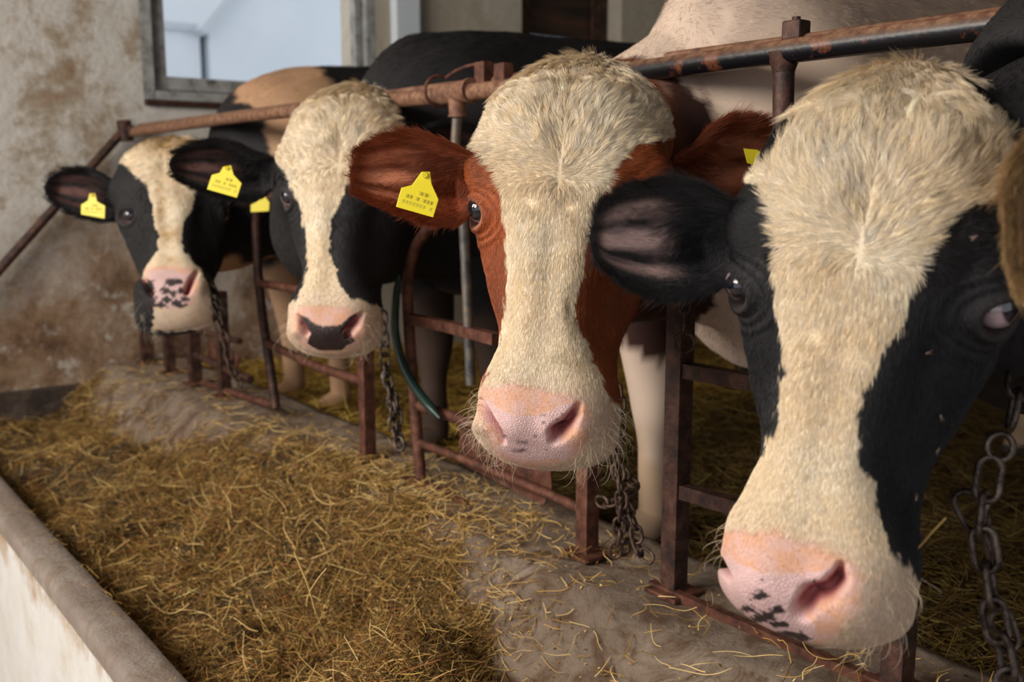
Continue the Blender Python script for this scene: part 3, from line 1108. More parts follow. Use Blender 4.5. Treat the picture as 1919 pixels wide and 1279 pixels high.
# dented rusty plate behind the low bars
P = np.array([on_x(x, y, XB + 0.03) for x, y in [(862, 780), (1030, 862), (1034, 918), (1018, 948), (862, 868)]])
mb = MB(); n_ = len(P)
mb.add(np.concatenate([P, P + np.array([0.004, 0, 0])]), [tuple(range(n_)), tuple(range(2 * n_ - 1, n_ - 1, -1))] + [(i, i + n_, (i + 1) % n_ + n_, (i + 1) % n_) for i in range(n_)])
mb.obj('plate', MAT['rust'], bar)['label'] = 'rusty sheet metal plate'
P = np.array([on_x(x, y, XB + 0.03) for x, y in [(388, 640), (450, 668), (440, 700), (392, 680)]])
mb = MB(); n_ = len(P)
mb.add(np.concatenate([P, P + np.array([0.004, 0, 0])]), [tuple(range(n_)), tuple(range(2 * n_ - 1, n_ - 1, -1))] + [(i, i + n_, (i + 1) % n_ + n_, (i + 1) % n_) for i in range(n_)])
mb.obj('plate', MAT['rust'], bar)
# brace running down along the end wall
brace = MB()
p0, p1 = on_y(236, 240, WALL_Y - 0.05), on_y(0, 505, WALL_Y - 0.05)
brace.tube([p0, p1 + (p1 - p0) * 1.2], 0.016, 12)
o = brace.obj('wall_brace', MAT['rust_dark'], None, True)
tag(o, 'long rusty brace pipe sloping down along the end wall', 'pipe')
mb = MB(); mb.tube([p0 + np.array([-0.01, -0.01, 0.025]), p0 + np.array([0.0, 0.0, -0.045])], 0.026, 12); mb.tube([p0, (XB, 3.66, 0.836)], 0.018, 12)
mb.obj('end_joint', MAT['rust_dark'], bar, True)

# ------------------------------------------------------------------ chains
def link_mesh(l, w, r):
    pts = []
    h_ = l / 2 - w / 2
    for a in np.linspace(-math.pi / 2, math.pi / 2, 9):
        pts.append((h_ + w / 2 * math.cos(a), w / 2 * math.sin(a), 0))
    for a in np.linspace(math.pi / 2, 3 * math.pi / 2, 9):
        pts.append((-h_ + w / 2 * math.cos(a), w / 2 * math.sin(a), 0))
    mb = MB()
    mb.tube(pts, r, 8, closed=True)
    me = bpy.data.meshes.new('chain_link')
    me.from_pydata([tuple(v) for v in np.concatenate(mb.v)], [], mb.f)
    me.polygons.foreach_set('use_smooth', np.ones(len(me.polygons), dtype=bool))
    return me


def chain(label, path, l=0.040, w=0.022, r=0.0032, mat='chain', ring=None, extra=(), wob=0.25, seed=1):
    """links threaded along each polyline; every link a part of the chain"""
    rg = np.random.default_rng(seed)
    root = empty('chain', tuple(np.asarray(path[-1], float)))
    tag(root, label, 'chain', 'tether chains')
    me = link_mesh(l, w, r)
    me.materials.append(MAT[mat])
    for P in [path, *extra]:
        P = np.asarray(P, float)
        sl = np.concatenate([[0], np.cumsum(np.linalg.norm(np.diff(P, axis=0), axis=1))])
        pitch = l - 2.4 * r
        k = int(sl[-1] / pitch)
        for i in range(k):
            s0 = (i + 0.5) * pitch
            c = np.array([np.interp(s0, sl, P[:, j]) for j in range(3)])
            c2 = np.array([np.interp(min(s0 + pitch * 0.5, sl[-1]), sl, P[:, j]) for j in range(3)])
            c1 = np.array([np.interp(max(s0 - pitch * 0.5, 0), sl, P[:, j]) for j in range(3)])
            t = Vector(c2 - c1).normalized()
            ref = Vector(-FWD)
            s1 = t.cross(ref).normalized()
            n1 = s1.cross(t)
            a = (math.radians(70) if i % 2 else math.radians(-5)) + rg.normal() * wob
            s2 = s1 * math.cos(a) + n1 * math.sin(a)
            n2 = t.cross(s2)
            M = Matrix(((t.x, s2.x, n2.x, c[0]), (t.y, s2.y, n2.y, c[1]), (t.z, s2.z, n2.z, c[2]), (0, 0, 0, 1)))
            o = bpy.data.objects.new('chain_link', me)
            SC.collection.objects.link(o)
            o.parent = root
            o.matrix_world = Matrix.Translation(-Vector(root.location)) @ M
            o.matrix_basis = Matrix.Translation(-Vector(root.location)) @ M
    if ring:
        c, R_, rr_ = ring
        mb = MB()
        ux, uz = RIGHT, UP
        mb.tube([np.asarray(c) + R_ * (math.cos(a) * ux + math.sin(a) * uz) for a in np.linspace(0, 2 * math.pi, 32, endpoint=False)], rr_, 10, closed=True)
        mb.obj('ring', MAT[mat], root, True)
    return root


XC = XB - 0.02
chain('tether chain hanging beside the grey nose of the second cow from the wall', px_path([(716, 585), (720, 640), (722, 690), (736, 760), (738, 800), (757, 860)], XC), 0.032, 0.020, 0.0032, 'chain', extra=[px_path([(722, 700), (745, 770), (748, 840)], XC + 0.01)], seed=2)
chain('rusty tangled tether chain below the cheek of the red-brown cow', px_path([(1152, 722), (1158, 770), (1150, 830), (1158, 880), (1165, 940), (1160, 1000), (1150, 1052)], XC - 0.02), 0.030, 0.019, 0.003, 'chain_rust',
      extra=[px_path([(1158, 880), (1190, 910), (1168, 940), (1190, 985), (1195, 1030), (1222, 1050)], XC), px_path([(1160, 745), (1162, 800), (1156, 850)], XC + 0.01), px_path([(1165, 940), (1175, 1000), (1170, 1045)], XC + 0.01), px_path([(1120, 940), (1150, 945), (1180, 935)], XC)], seed=4)
chain('steel tether chain at the far right, hanging under the jaw of the nearest cow', [at(x, y, d) for x, y, d in [(1913, 690, 1.02), (1905, 740, 1.0), (1893, 800, 0.99), (1885, 822, 0.98)]], 0.044, 0.022, 0.0036, 'chain',
      ring=(at(1874, 838, 0.98), 0.013, 0.0034),
      extra=[[at(x, y, 0.98) for x, y in [(1857, 865), (1848, 930), (1838, 985), (1848, 1050), (1858, 1110), (1866, 1170), (1885, 1230), (1895, 1330)]],
             [at(x, y, 1.0) for x, y in [(1803, 930), (1822, 965), (1850, 1020), (1868, 1090)]], [at(x, y, 1.0) for x, y in [(1872, 1150), (1893, 1215), (1915, 1290)]]], seed=7, wob=0.35)
chain('thin rusty chain hanging under the cheek of the farthest cow', px_path([(398, 570), (412, 605), (425, 650), (432, 690), (458, 735)], XC), 0.036, 0.02, 0.0034, 'chain_rust', seed=9)
chain('short chain ending in a round ring, under the grey-pink ear', px_path([(1283, 548), (1283, 575), (1282, 622)], XC), 0.036, 0.015, 0.0028, 'chain_rust', ring=(on_x(1283, 643, XC), 0.0150, 0.0026), seed=11, wob=0.05)

# green rubber strap hanging from the bent post
P = smooth_path(px_path([(748, 515), (742, 560), (740, 610), (748, 660), (768, 710), (795, 750), (825, 785)], XB - 0.03), 40)
mb = MB()
rr0 = np.interp(np.linspace(0, 1, 40), [0, 0.1, 0.6, 0.9, 1], [0.004, 0.008, 0.010, 0.011, 0.004])
mb.tube(P, rr0, 12)
o = mb.obj('rubber_strap', MAT['rubber'], None, True)
tag(o, 'dark green rubber strap hanging by the bent post', 'strap')


# ------------------------------------------------------------------ hay and straw
def hay_height(x, y):
    P = np.stack([x, y, np.zeros_like(x)], 1)
    h_ = -0.185 + 0.0 * x
    h_ = h_ + 0.165 * np.exp(-((y - 2.02) / 0.36)**2) * smooth01((x - 0.66) / 0.42)
    h_ = h_ + 0.06 * np.exp(-((y - 1.62) / 0.25)**2) * smooth01((x - 0.70) / 0.3)
    h_ = h_ + 0.10 * np.exp(-((y - 1.20) / 0.20)**2 - ((x - 0.80) / 0.15)**2)
    h_ = h_ + 0.035 * np.exp(-((y - 2.9) / 0.5)**2) * smooth01((x - 0.55) / 0.2)
    h_ = h_ + 0.036 * fbm(P, 5, 3, 3) + 0.022 * fbm(P, 15, 8, 3)
    return h_


def hay_xmax(y):
    return 0.035 * np.sin(y * 9.0) * np.clip(1.6 - y, 0, 0.6) + 0.02 * np.sin(y * 31.0) + interp([-1, 0.9, 1.2, 1.45, 1.7, 1.95, 2.2, 2.45, 2.7, 3.0, 3.4, 3.76], [0.80, 0.84, 0.92, 1.0, 1.06, 1.09, 1.10, 1.05, 0.96, 0.90, 0.93, 1.02], y)


gy, gs = np.meshgrid(np.linspace(0.2, WALL_Y - 0.04, 420), np.linspace(0, 1, 110), indexing='ij')
gx = 0.503 + gs * (hay_xmax(gy.ravel()).reshape(gy.shape) - 0.503)
gz = hay_height(gx.ravel(), gy.ravel()).reshape(gx.shape)
slope = np.interp(gx.ravel(), [0.5, 0.84, 0.94, 1.04, 1.3], [-0.205, -0.19, -0.075, 0.0, 0.0]).reshape(gx.shape)
edge = np.clip((gs - 0.8) / 0.2, 0, 1)
gz = np.maximum(gz, slope + 0.012 * (1 - edge)) * (1 - edge) + (slope - 0.012) * edge
V = np.stack([gx.ravel(), gy.ravel(), gz.ravel()], 1)
Fq = grid_faces(420, 110, False)
hn = vnormals(V, Fq)
if hn[:, 2].mean() < 0:
    Fq = Fq[:, ::-1]; hn = -hn
hay = mesh_obj('hay', V, Fq, MAT['feed'], None, True)
tag(hay, 'loose brown hay spread along the feed trough', 'hay', kind='stuff')

HAYC = np.array([(0.085, 0.045, 0.012), (0.17, 0.092, 0.022), (0.30, 0.172, 0.042), (0.46, 0.285, 0.082), (0.64, 0.45, 0.18), (0.24, 0.088, 0.024), (0.045, 0.030, 0.010)]) * 1.25


def straws(name, p, n_, length, rad, cols, parent, rng, lift=0.35, K=6, mat='hay'):
    m_ = len(p)
    s = np.linspace(0, 1, K)
    az = rng.uniform(0, 2 * np.pi, m_)
    d = np.stack([np.cos(az), np.sin(az), rng.normal(0, lift, m_)], 1)
    d -= n_ * np.minimum((d * n_).sum(1), 0)[:, None] * 1.2
    d /= np.linalg.norm(d, axis=1)[:, None]
    b1 = np.cross(d, rng.normal(size=(m_, 3))); b1 /= np.linalg.norm(b1, axis=1)[:, None]
    cv = rng.normal(0, 0.22, m_)
    kink = rng.normal(0, 0.10, m_)
    pts = p[:, None, :] + length[:, None, None] * (d[:, None, :] * (s - 0.4)[None, :, None]
          + b1[:, None, :] * ((cv[:, None] * ((s - 0.5)**2 * 2)[None, :]) + kink[:, None] * np.sin(s * 7)[None, :] * 0.4)[:, :, None])
    cu = bpy.data.hair_curves.new(name)
    cu.add_curves([K] * m_)
    cu.points.foreach_set('position', pts.astype(np.float32).ravel())
    cu.points.foreach_set('radius', (rad[:, None] * np.array([1, 1, 0.95, 0.9, 0.8, 0.5][:K])[None, :]).astype(np.float32).ravel())
    at_ = cu.attributes.new('coat', 'FLOAT_COLOR', 'CURVE')
    c4 = np.ones((m_, 4), np.float32); c4[:, :3] = np.clip(cols, 0, 1)
    at_.data.foreach_set('color', c4.ravel())
    cu.materials.append(MAT[mat])
    o = bpy.data.objects.new(name, cu)
    SC.collection.objects.link(o)
    adopt(o, parent)
    return o


rng = np.random.default_rng(5)
fc = V[Fq].mean(1)
dens = 1.0 / (0.35 + np.maximum(fc[:, 1] - 0.9, 0))**1.3 * smooth01((fc[:, 1] - 0.75) / 0.2)
patch = smooth01(0.62 + 0.9 * fbm(fc, 6, 44, 3))
bare = 1 - 0.9 * np.exp(-((fc[:, 1] - 2.62) / 0.16)**2 - ((fc[:, 0] - 0.66) / 0.07)**2)
tk = scatter(V, Fq, 95000, rng, dens * (0.25 + patch) * bare)
p, n_ = tk(V), tk(hn)
p = p + n_ * rng.uniform(-0.004, 0.022, len(p))[:, None]
ln = rng.gamma(2.4, 0.012, len(p)) + 0.008
heap = np.exp(-((p[:, 1] - 1.25) / 0.3)**2 - ((p[:, 0] - 0.8) / 0.25)**2)
w = np.array([0.24, 0.25, 0.18, 0.12, 0.06, 0.05, 0.14])
ci = rng.choice(7, len(p), p=w / w.sum())
cols = HAYC[ci] * np.exp(rng.normal(0, 0.15, (len(p), 1)))
straws('hay_stalk', p, n_, ln, rng.uniform(0.00025, 0.0007, len(p)), cols, hay, rng, 0.5)['kind'] = 'stuff'
# long pale stems on top
tk = scatter(V, Fq, 1000, rng, dens * bare)
p, n_ = tk(V), tk(hn)
straws('long_stem', p + n_ * 0.018, n_, rng.uniform(0.05, 0.15, 1000), rng.uniform(0.0005, 0.0010, 1000), HAYC[rng.choice([2, 3, 4, 4, 5], 1000)], hay, rng, 0.25)['kind'] = 'stuff'
# leaf flakes and chaff, on the hay, the slope and the kerb
def flakes(name, p, n_, size, cols, parent, rng):
    m_ = len(p)
    t1 = np.cross(n_, rng.normal(size=(m_, 3))); t1 /= np.linalg.norm(t1, axis=1)[:, None]
    t2 = np.cross(n_, t1)
    tilt = rng.normal(0, 0.5, (m_, 1))
    t1 = t1 + n_ * tilt
    s1, s2 = size[:, None], (size * rng.uniform(0.2, 0.6, m_))[:, None]
    c_ = p[:, None, :]
    V4 = np.stack([p - t1 * s1, p - t2 * s2 + n_ * s2 * 0.4, p + t1 * s1, p + t2 * s2 + n_ * s2 * 0.2, p - n_ * 0.0006 - t1 * s1 * .2, p - n_ * 0.0006 + t1 * s1 * .2], 1).reshape(-1, 3)
    base = np.arange(m_)[:, None] * 6
    Fv = np.concatenate([base + np.array([[0, 1, 2, 3]]), base + np.array([[0, 3, 5, 4]])]).reshape(-1, 4)
    o = mesh_obj(name, V4, Fv, MAT['hay'], parent, False, np.repeat(cols, 6, 0))
    return o


tk = scatter(V, Fq, 34000, rng, dens * bare)
p, n_ = tk(V), tk(hn)
cc = HAYC[rng.choice([0, 1, 2, 3, 4, 6], len(p), p=[.25, .25, .15, .15, .1, .1])] * np.array([1.05, 1.0, 0.9])
flakes('hay_leaf', p + n_ * rng.uniform(0, 0.02, len(p))[:, None], n_, rng.uniform(0.001, 0.005, len(p)), cc, hay, rng)['kind'] = 'stuff'

# chaff and short straws fallen on the concrete slope, plinth and kerb
def ground_z(x):
    return np.interp(x, [0.412, 0.42, 0.485, 0.5, 0.84, 0.94, 1.04, 1.3], [-0.10, -0.096, -0.096, -0.2, -0.19, -0.072, 0.004, 0.004])


nq = 22000
yy = 0.55 + 3.1 * rng.random(nq)**1.5
xx = rng.uniform(0.84, 1.25, nq)
keep = (xx > hay_xmax(yy) - 0.08) & (rng.random(nq) < np.exp(-np.maximum(xx - hay_xmax(yy) - 0.02, 0) / 0.09) + 0.12) & (rng.random(nq) < 0.25 + 0.6 * smooth01((yy - 1.0) / 0.6) * smooth01((2.3 - yy) / 0.4))
xx, yy = xx[keep], yy[keep]
P = np.stack([xx, yy, ground_z(xx) + 0.005], 1)
nrm = np.tile((-0.3, 0, 0.95), (len(P), 1))
ch = flakes('chaff', P, nrm, rng.uniform(0.001, 0.004, len(P)), HAYC[rng.choice([1, 2, 3, 4, 5], len(P))], None, rng)
tag(ch, 'dry chaff scattered over the concrete edge below the barrier', 'chaff', kind='stuff')
sel = rng.random(len(P)) < 0.5
straws('chaff_straw', P[sel] + (0, 0, 0.004), nrm[sel], rng.gamma(3, 0.012, sel.sum()) + 0.01, rng.uniform(0.0004, 0.0009, sel.sum()), HAYC[rng.choice([1, 2, 3, 4], sel.sum())], ch, rng, 0.2)['kind'] = 'stuff'
nq = 700
yy = rng.uniform(0.8, 3.6, nq)
xx = np.clip(0.5 - np.abs(rng.normal(0, 0.035, nq)), 0.415, 0.5)
clump = vnoise(np.stack([xx * 6, yy * 4, yy * 0], 1), 2.0, 3) > 0.0
xx, yy = xx[clump], yy[clump]
P = np.stack([xx, yy, ground_z(xx) + 0.006], 1)
nrm = np.tile((0, 0, 1.0), (len(P), 1))
ch = flakes('seed_husks', P, nrm, rng.uniform(0.001, 0.003, len(P)), HAYC[rng.choice([2, 3, 4, 6, 6], len(P))], None, rng)
tag(ch, 'husks and dark crumbs scattered on the concrete kerb', 'husks', kind='stuff')
sel = rng.random(len(P)) < 0.25
straws('husk_straw', P[sel] + (0, 0, 0.003), nrm[sel], rng.gamma(3, 0.008, sel.sum()) + 0.01, rng.uniform(0.0003, 0.0006, sel.sum()), HAYC[rng.choice([0, 1, 2, 6], sel.sum())], ch, rng, 0.1)['kind'] = 'stuff'
# golden straw bedding under the cows
nq = 26000
xx = 1.24 + 3.0 * rng.random(nq)**1.6
yy = rng.uniform(0.2, WALL_Y - 0.03, nq)
gx_, gy_ = np.meshgrid(np.linspace(1.2, 5.0, 120), np.linspace(-0.5, WALL_Y - 0.02, 120), indexing='ij')
q = np.stack([gx_.ravel(), gy_.ravel(), gx_.ravel() * 0], 1)
zb = FLOOR_Z + 0.03 + 0.03 * fbm(q, 3, 9, 3) + 0.05 * np.exp(-((q[:, 0] - 1.3) / 0.2)**2) * smooth01((q[:, 1] - 2.0) / 0.5)
q[:, 2] = zb
m2 = metal('bedding_base', (0.06, 0.03, 0.008), (0.16, 0.09, 0.02), (0.30, 0.17, 0.04), 0.9, 12, 0.0)
bed = mesh_obj('straw_bedding', q, grid_faces(120, 120, False), m2, None, True)
tag(bed, 'golden straw bedding on the ground behind the barrier', 'straw', kind='stuff')
z_ = FLOOR_Z + 0.035 + 0.03 * fbm(np.stack([xx, yy, xx * 0], 1), 3, 9, 3) + 0.05 * np.exp(-((xx - 1.3) / 0.2)**2) * smooth01((yy - 2.0) / 0.5)
P = np.stack([xx, yy, z_ + 0.01 * rng.random(nq)], 1)
gold = np.array([(0.50, 0.30, 0.05), (0.38, 0.22, 0.04), (0.62, 0.42, 0.10), (0.20, 0.11, 0.02)])
k_ = np.clip(smooth01((yy - 1.9) / 0.6) + 0.22, 0, 1)[:, None]  # shade painted into the straw: darker at the near end, full gold by the window
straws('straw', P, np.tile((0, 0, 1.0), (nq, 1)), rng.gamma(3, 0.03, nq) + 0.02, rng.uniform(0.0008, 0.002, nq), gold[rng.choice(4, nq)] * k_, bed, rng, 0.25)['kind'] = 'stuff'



# ------------------------------------------------------------------ the cows
BROWN = np.array((0.27, 0.066, 0.018))
DKBROWN = np.array((0.05, 0.016, 0.010))
BLACK = np.array((0.014, 0.013, 0.014))
PINK = np.array((0.66, 0.42, 0.40))
ORANGE = np.array((0.68, 0.32, 0.16))

COWS = {}
COWS['brown'] = dict(
    label='red-brown cow with broad cream blaze, in the middle of the row', cat='cow',
    top=(1083, 66, 1.41), muz=(1008, 868, 1.24), yaw=9, res=(420, 380), hairs=140000, near=1.0,
    dark=BROWN, name='brown',
    nostrils=[[(903, 750, 4, 0.012), (909, 768, 6, 0.030), (920, 790, 7, 0.035), (936, 812, 7, 0.030), (944, 828, 5, 0.012)], [(1084, 760, 6, 0.015), (1078, 775, 9, 0.040), (1062, 796, 12, 0.055), (1045, 812, 14, 0.065), (1038, 824, 9, 0.03)]], bulges=[(902, 800, 16, 0.010), (1085, 810, 22, 0.012), (960, 800, 30, 0.008), (1028, 795, 18, 0.006), (992, 374, 15, -0.008), (1062, 384, 15, -0.007), (1028, 350, 30, 0.006), (1100, 300, 34, -0.008), (1085, 268, 26, 0.007), (985, 300, 26, -0.006)], eyepx={-1: (878, 402, 0.22), 1: None},
    white=[(860, 60), (1085, 40), (1190, 95), (1235, 120), (1275, 190), (1285, 240), (1262, 262), (1230, 262), (1185, 275), (1150, 320), (1125, 370), (1112, 420),
           (1095, 480), (1082, 540), (1080, 600), (1100, 640), (1128, 700), (1136, 740), (1180, 780), (1190, 920), (850, 920), (870, 760), (898, 722), (912, 700),
           (933, 640), (948, 580), (952, 520), (945, 450), (940, 400), (938, 355), (925, 325), (905, 300), (893, 275), (860, 270)],
    pad=[(903, 745), (916, 750), (935, 765), (955, 773), (975, 780), (1005, 778), (1030, 770), (1050, 760), (1072, 752), (1082, 757), (1078, 780), (1060, 800), (1045, 815),
         (1052, 830), (1072, 845), (1060, 860), (1010, 866), (950, 852), (930, 842), (941, 828), (930, 805), (912, 785)],
    fringe=[(893, 735), (905, 722), (960, 718), (1010, 724), (1060, 735), (1100, 745), (1108, 780), (1100, 830), (1085, 862), (1000, 880), (930, 862), (900, 800)],
    spots=[(1018, 778, 7, 4), (1020, 792, 6, 4), (1053, 776, 4, 4), (1044, 787, 5, 4), (1061, 762, 2, 2), (947, 817, 6, 5), (1004, 818, 7, 5), (980, 828, 16, 6), (1024, 844, 6, 3), (975, 845, 22, 5), (934, 848, 4, 3)],
    spot_soft=0.85, whiskers=280,
    stains=[((1062, 570), (8, 34), (0.20, 0.14, 0.06), 0.6), ((1078, 610), (10, 22), (0.22, 0.16, 0.07), 0.5), ((1070, 672), (30, 16), (0.30, 0.24, 0.12), 0.5)],
    eyes=[(-1, (0.15, -0.1))], lid=(0.50, 0.26, 0.17),
    ears=[dict(base=(890, 336, 1.375), tip=(656, 330, 1.36), width=0.80, cup=0.15, sag=0.0, roll=-8,
               up=[0.22, 0.27, 0.36, 0.42, 0.37, 0.27, 0.18, 0.03], dn=[0.30, 0.42, 0.44, 0.38, 0.28, 0.20, 0.14, 0.03], kind='brown'),
          dict(base=(1258, 345, 1.43), tip=(1492, 322, 1.50), width=0.95, cup=0.13, roll=-8, sag=0.0, kind='brown')],
    tags=[(0, [(790, 322), (806, 322), (809, 345), (822, 374), (812, 408), (742, 388), (752, 352), (772, 347)], 1.335, -1),
          (1, [(1393, 278), (1420, 281), (1441, 296), (1428, 314), (1400, 306)], 1.44, -1),
          (1, [(1331, 255), (1350, 255), (1370, 268), (1348, 284)], 1.60, -1)],
    neck=[((0.16, -0.12), 0.13, 0.12), ((1.08, 1.24, 0.60), 0.13, 0.17), ((1.27, 1.18, 0.655), 0.17, 0.25), ((1.42, 1.15, 0.685), 0.26, 0.37), ((2.0, 1.14, 0.70), 0.30, 0.37), ((2.7, 1.1, 0.68), 0.31, 0.38), ((3.1, 1.1, 0.72), 0.24, 0.32)],
    legs=[(1.46, 1.41), (1.50, 1.04), (2.85, 1.28), (2.9, 0.95)])

COWS['right'] = dict(
    label='black and white cow nearest the camera at the right, pink nose with black spots', cat='cow',
    top=(1698, 74, 0.975), muz=(1490, 1206, 0.90), yaw=9, shape=[(4, 0.40, 0.16, 0.014)], res=(420, 380), hairs=150000, whiskers=50, lock=0.2, near=1.3,
    dark=BLACK, name='right',
    nostrils=[[(1335, 1012, 4, 0.012), (1338, 1036, 7, 0.028), (1352, 1058, 7, 0.025), (1370, 1085, 5, 0.01)], [(1576, 1062, 9, 0.02), (1571, 1086, 15, 0.055), (1552, 1106, 17, 0.05), (1522, 1118, 20, 0.055), (1507, 1142, 18, 0.045)]], bulges=[(1590, 1140, 50, 0.012), (1430, 1080, 60, 0.008), (1540, 1085, 25, 0.006), (1520, 625, 26, -0.010), (1700, 205, 40, -0.010), (1760, 290, 45, 0.010), (1640, 330, 60, -0.008)], eyepx={-1: (1376, 541, 0.22), 1: (1878, 590, 0.1)},
    white=[(1400, 335), (1425, 345), (1430, 370), (1450, 420), (1455, 480), (1452, 560), (1462, 620), (1468, 690), (1465, 740), (1450, 800), (1430, 850), (1400, 890), (1370, 930),
           (1330, 965), (1300, 1000), (1300, 1070), (1330, 1080), (1345, 1150), (1400, 1260), (1760, 1260), (1740, 1100), (1690, 1045), (1660, 1020), (1645, 960), (1630, 900), (1612, 870), (1608, 800), (1615, 740), (1640, 690), (1660, 640), (1690, 610),
           (1705, 570), (1715, 530), (1735, 480), (1765, 430), (1800, 390), (1870, 360), (1915, 345), (1900, 285), (1880, 250), (1850, 230), (1830, 190), (1790, 130), (1720, 95),
           (1640, 70), (1540, 140), (1440, 300)],
    pad=[(1328, 1030), (1350, 1042), (1385, 1055), (1430, 1075), (1490, 1078), (1535, 1070), (1570, 1062), (1578, 1075), (1560, 1095), (1510, 1110), (1498, 1135), (1512, 1160), (1530, 1175), (1525, 1205), (1480, 1200), (1420, 1180), (1370, 1165), (1352, 1150), (1345, 1110), (1335, 1075)],
    fringe=[(1318, 1000), (1345, 985), (1420, 992), (1450, 990), (1520, 1015), (1590, 1040), (1620, 1080), (1610, 1140), (1580, 1180), (1540, 1215), (1420, 1195), (1345, 1170), (1325, 1100)],
    spots=[(1425, 1118, 20, 9), (1457, 1144, 14, 8), (1400, 1142, 16, 8), (1430, 1158, 24, 11), (1395, 1166, 26, 9), (1480, 1190, 26, 8), (1505, 1196, 14, 8), (1428, 1088, 3, 3), (1526, 1090, 3, 4), (1460, 1172, 18, 7)],
    spot_soft=1.0, stains=[],
    eyes=[(-1, (0.25, -0.40)), (1, (0.75, 0.1))], lid=(0.05, 0.04, 0.04),
    ears=[dict(base=(1395, 452, 1.02), tip=(1106, 448, 0.985), width=0.86, cup=0.15, roll=-6, sag=0.0,
               up=[0.20, 0.26, 0.36, 0.40, 0.36, 0.26, 0.17, 0.03], dn=[0.22, 0.30, 0.38, 0.40, 0.33, 0.22, 0.14, 0.03], kind='grey'),
          dict(base=(1985, 240, 0.86), tip=(1958, 580, 0.70), width=0.30, cup=0.10, roll=0, kind='tan')],
    tags=[],
    neck=[((0.20, -0.12), 0.13, 0.12), ((1.12, 0.52, 0.60), 0.15, 0.20), ((1.30, 0.45, 0.68), 0.20, 0.28), ((1.6, 0.40, 0.70), 0.27, 0.37), ((2.1, 0.38, 0.70), 0.30, 0.38), ((2.8, 0.38, 0.70), 0.28, 0.36)],
    legs=[(1.48, 0.52), (1.48, 0.25)])

COWS['second'] = dict(
    label='black and white cow with dark grey nose, second from the end wall', cat='cow',
    top=(660, 132, 2.13), muz=(614, 658, 1.96), yaw=13, res=(300, 280), hairs=60000, near=0.8,
    dark=BLACK, name='second',
    nostrils=[[(559, 592, 3, 0.012), (565, 608, 5, 0.030), (574, 625, 5, 0.02)], [(678, 588, 4, 0.015), (668, 602, 7, 0.045), (652, 622, 8, 0.05), (654, 634, 5, 0.02)]], bulges=[(556, 620, 12, 0.010), (680, 620, 16, 0.012), (615, 620, 20, 0.006)], eyepx={-1: (508, 381, 0.22), 1: None},
    white=[(470, 285), (497, 272), (505, 290), (530, 320), (550, 360), (565, 400), (575, 450), (578, 490), (570, 530), (555, 560), (530, 575), (500, 620), (510, 700), (730, 700), (730, 600), (712, 578), (690, 565), (660, 560), (640, 540), (630, 510),
           (618, 470), (616, 440), (625, 400), (640, 370), (655, 340), (700, 320), (750, 275), (770, 262), (745, 225), (725, 180), (690, 140), (620, 120), (550, 150), (515, 200), (495, 250)],
    pad=[(560, 590), (575, 592), (585, 605), (605, 612), (640, 608), (652, 595), (670, 585), (668, 605), (655, 620), (665, 640), (640, 657), (600, 657), (575, 645), (582, 625), (565, 610)],
    fringe=[(548, 590), (560, 575), (600, 570), (650, 575), (688, 590), (690, 620), (672, 650), (620, 664), (565, 650), (550, 620)],
    padcol=(0.035, 0.022, 0.022),
    spots=[], spot_soft=1.0, stains=[],
    eyes=[(-1, (0.2, 0.0))], lid=(0.10, 0.07, 0.065),
    ears=[dict(base=(512, 322, 2.10), tip=(316, 308, 2.06), width=0.84, cup=0.15, roll=-6, kind='dark',
               up=[0.16, 0.18, 0.26, 0.30, 0.26, 0.17, 0.10, 0.0], dn=[0.20, 0.30, 0.35, 0.32, 0.25, 0.17, 0.10, 0.0]),
          dict(base=(735, 300, 2.20), tip=(925, 292, 2.24), width=0.85, cup=0.15, roll=8, kind='dark')],
    tags=[(0, [(418, 313), (433, 310), (438, 328), (453, 344), (444, 371), (388, 355), (397, 328), (412, 324)], 2.03, -1)],
    neck=[((0.18, -0.12), 0.13, 0.12), ((1.12, 2.12, 0.58), 0.15, 0.18), ((1.28, 2.14, 0.64), 0.20, 0.24), ((1.45, 2.15, 0.69), 0.27, 0.33), ((2.0, 2.15, 0.72), 0.30, 0.33), ((2.7, 2.15, 0.70), 0.30, 0.33), ((3.1, 2.15, 0.72), 0.24, 0.3)],
    legs=[(1.48, 2.27), (1.50, 2.0), (2.85, 2.3), (2.9, 2.0)])

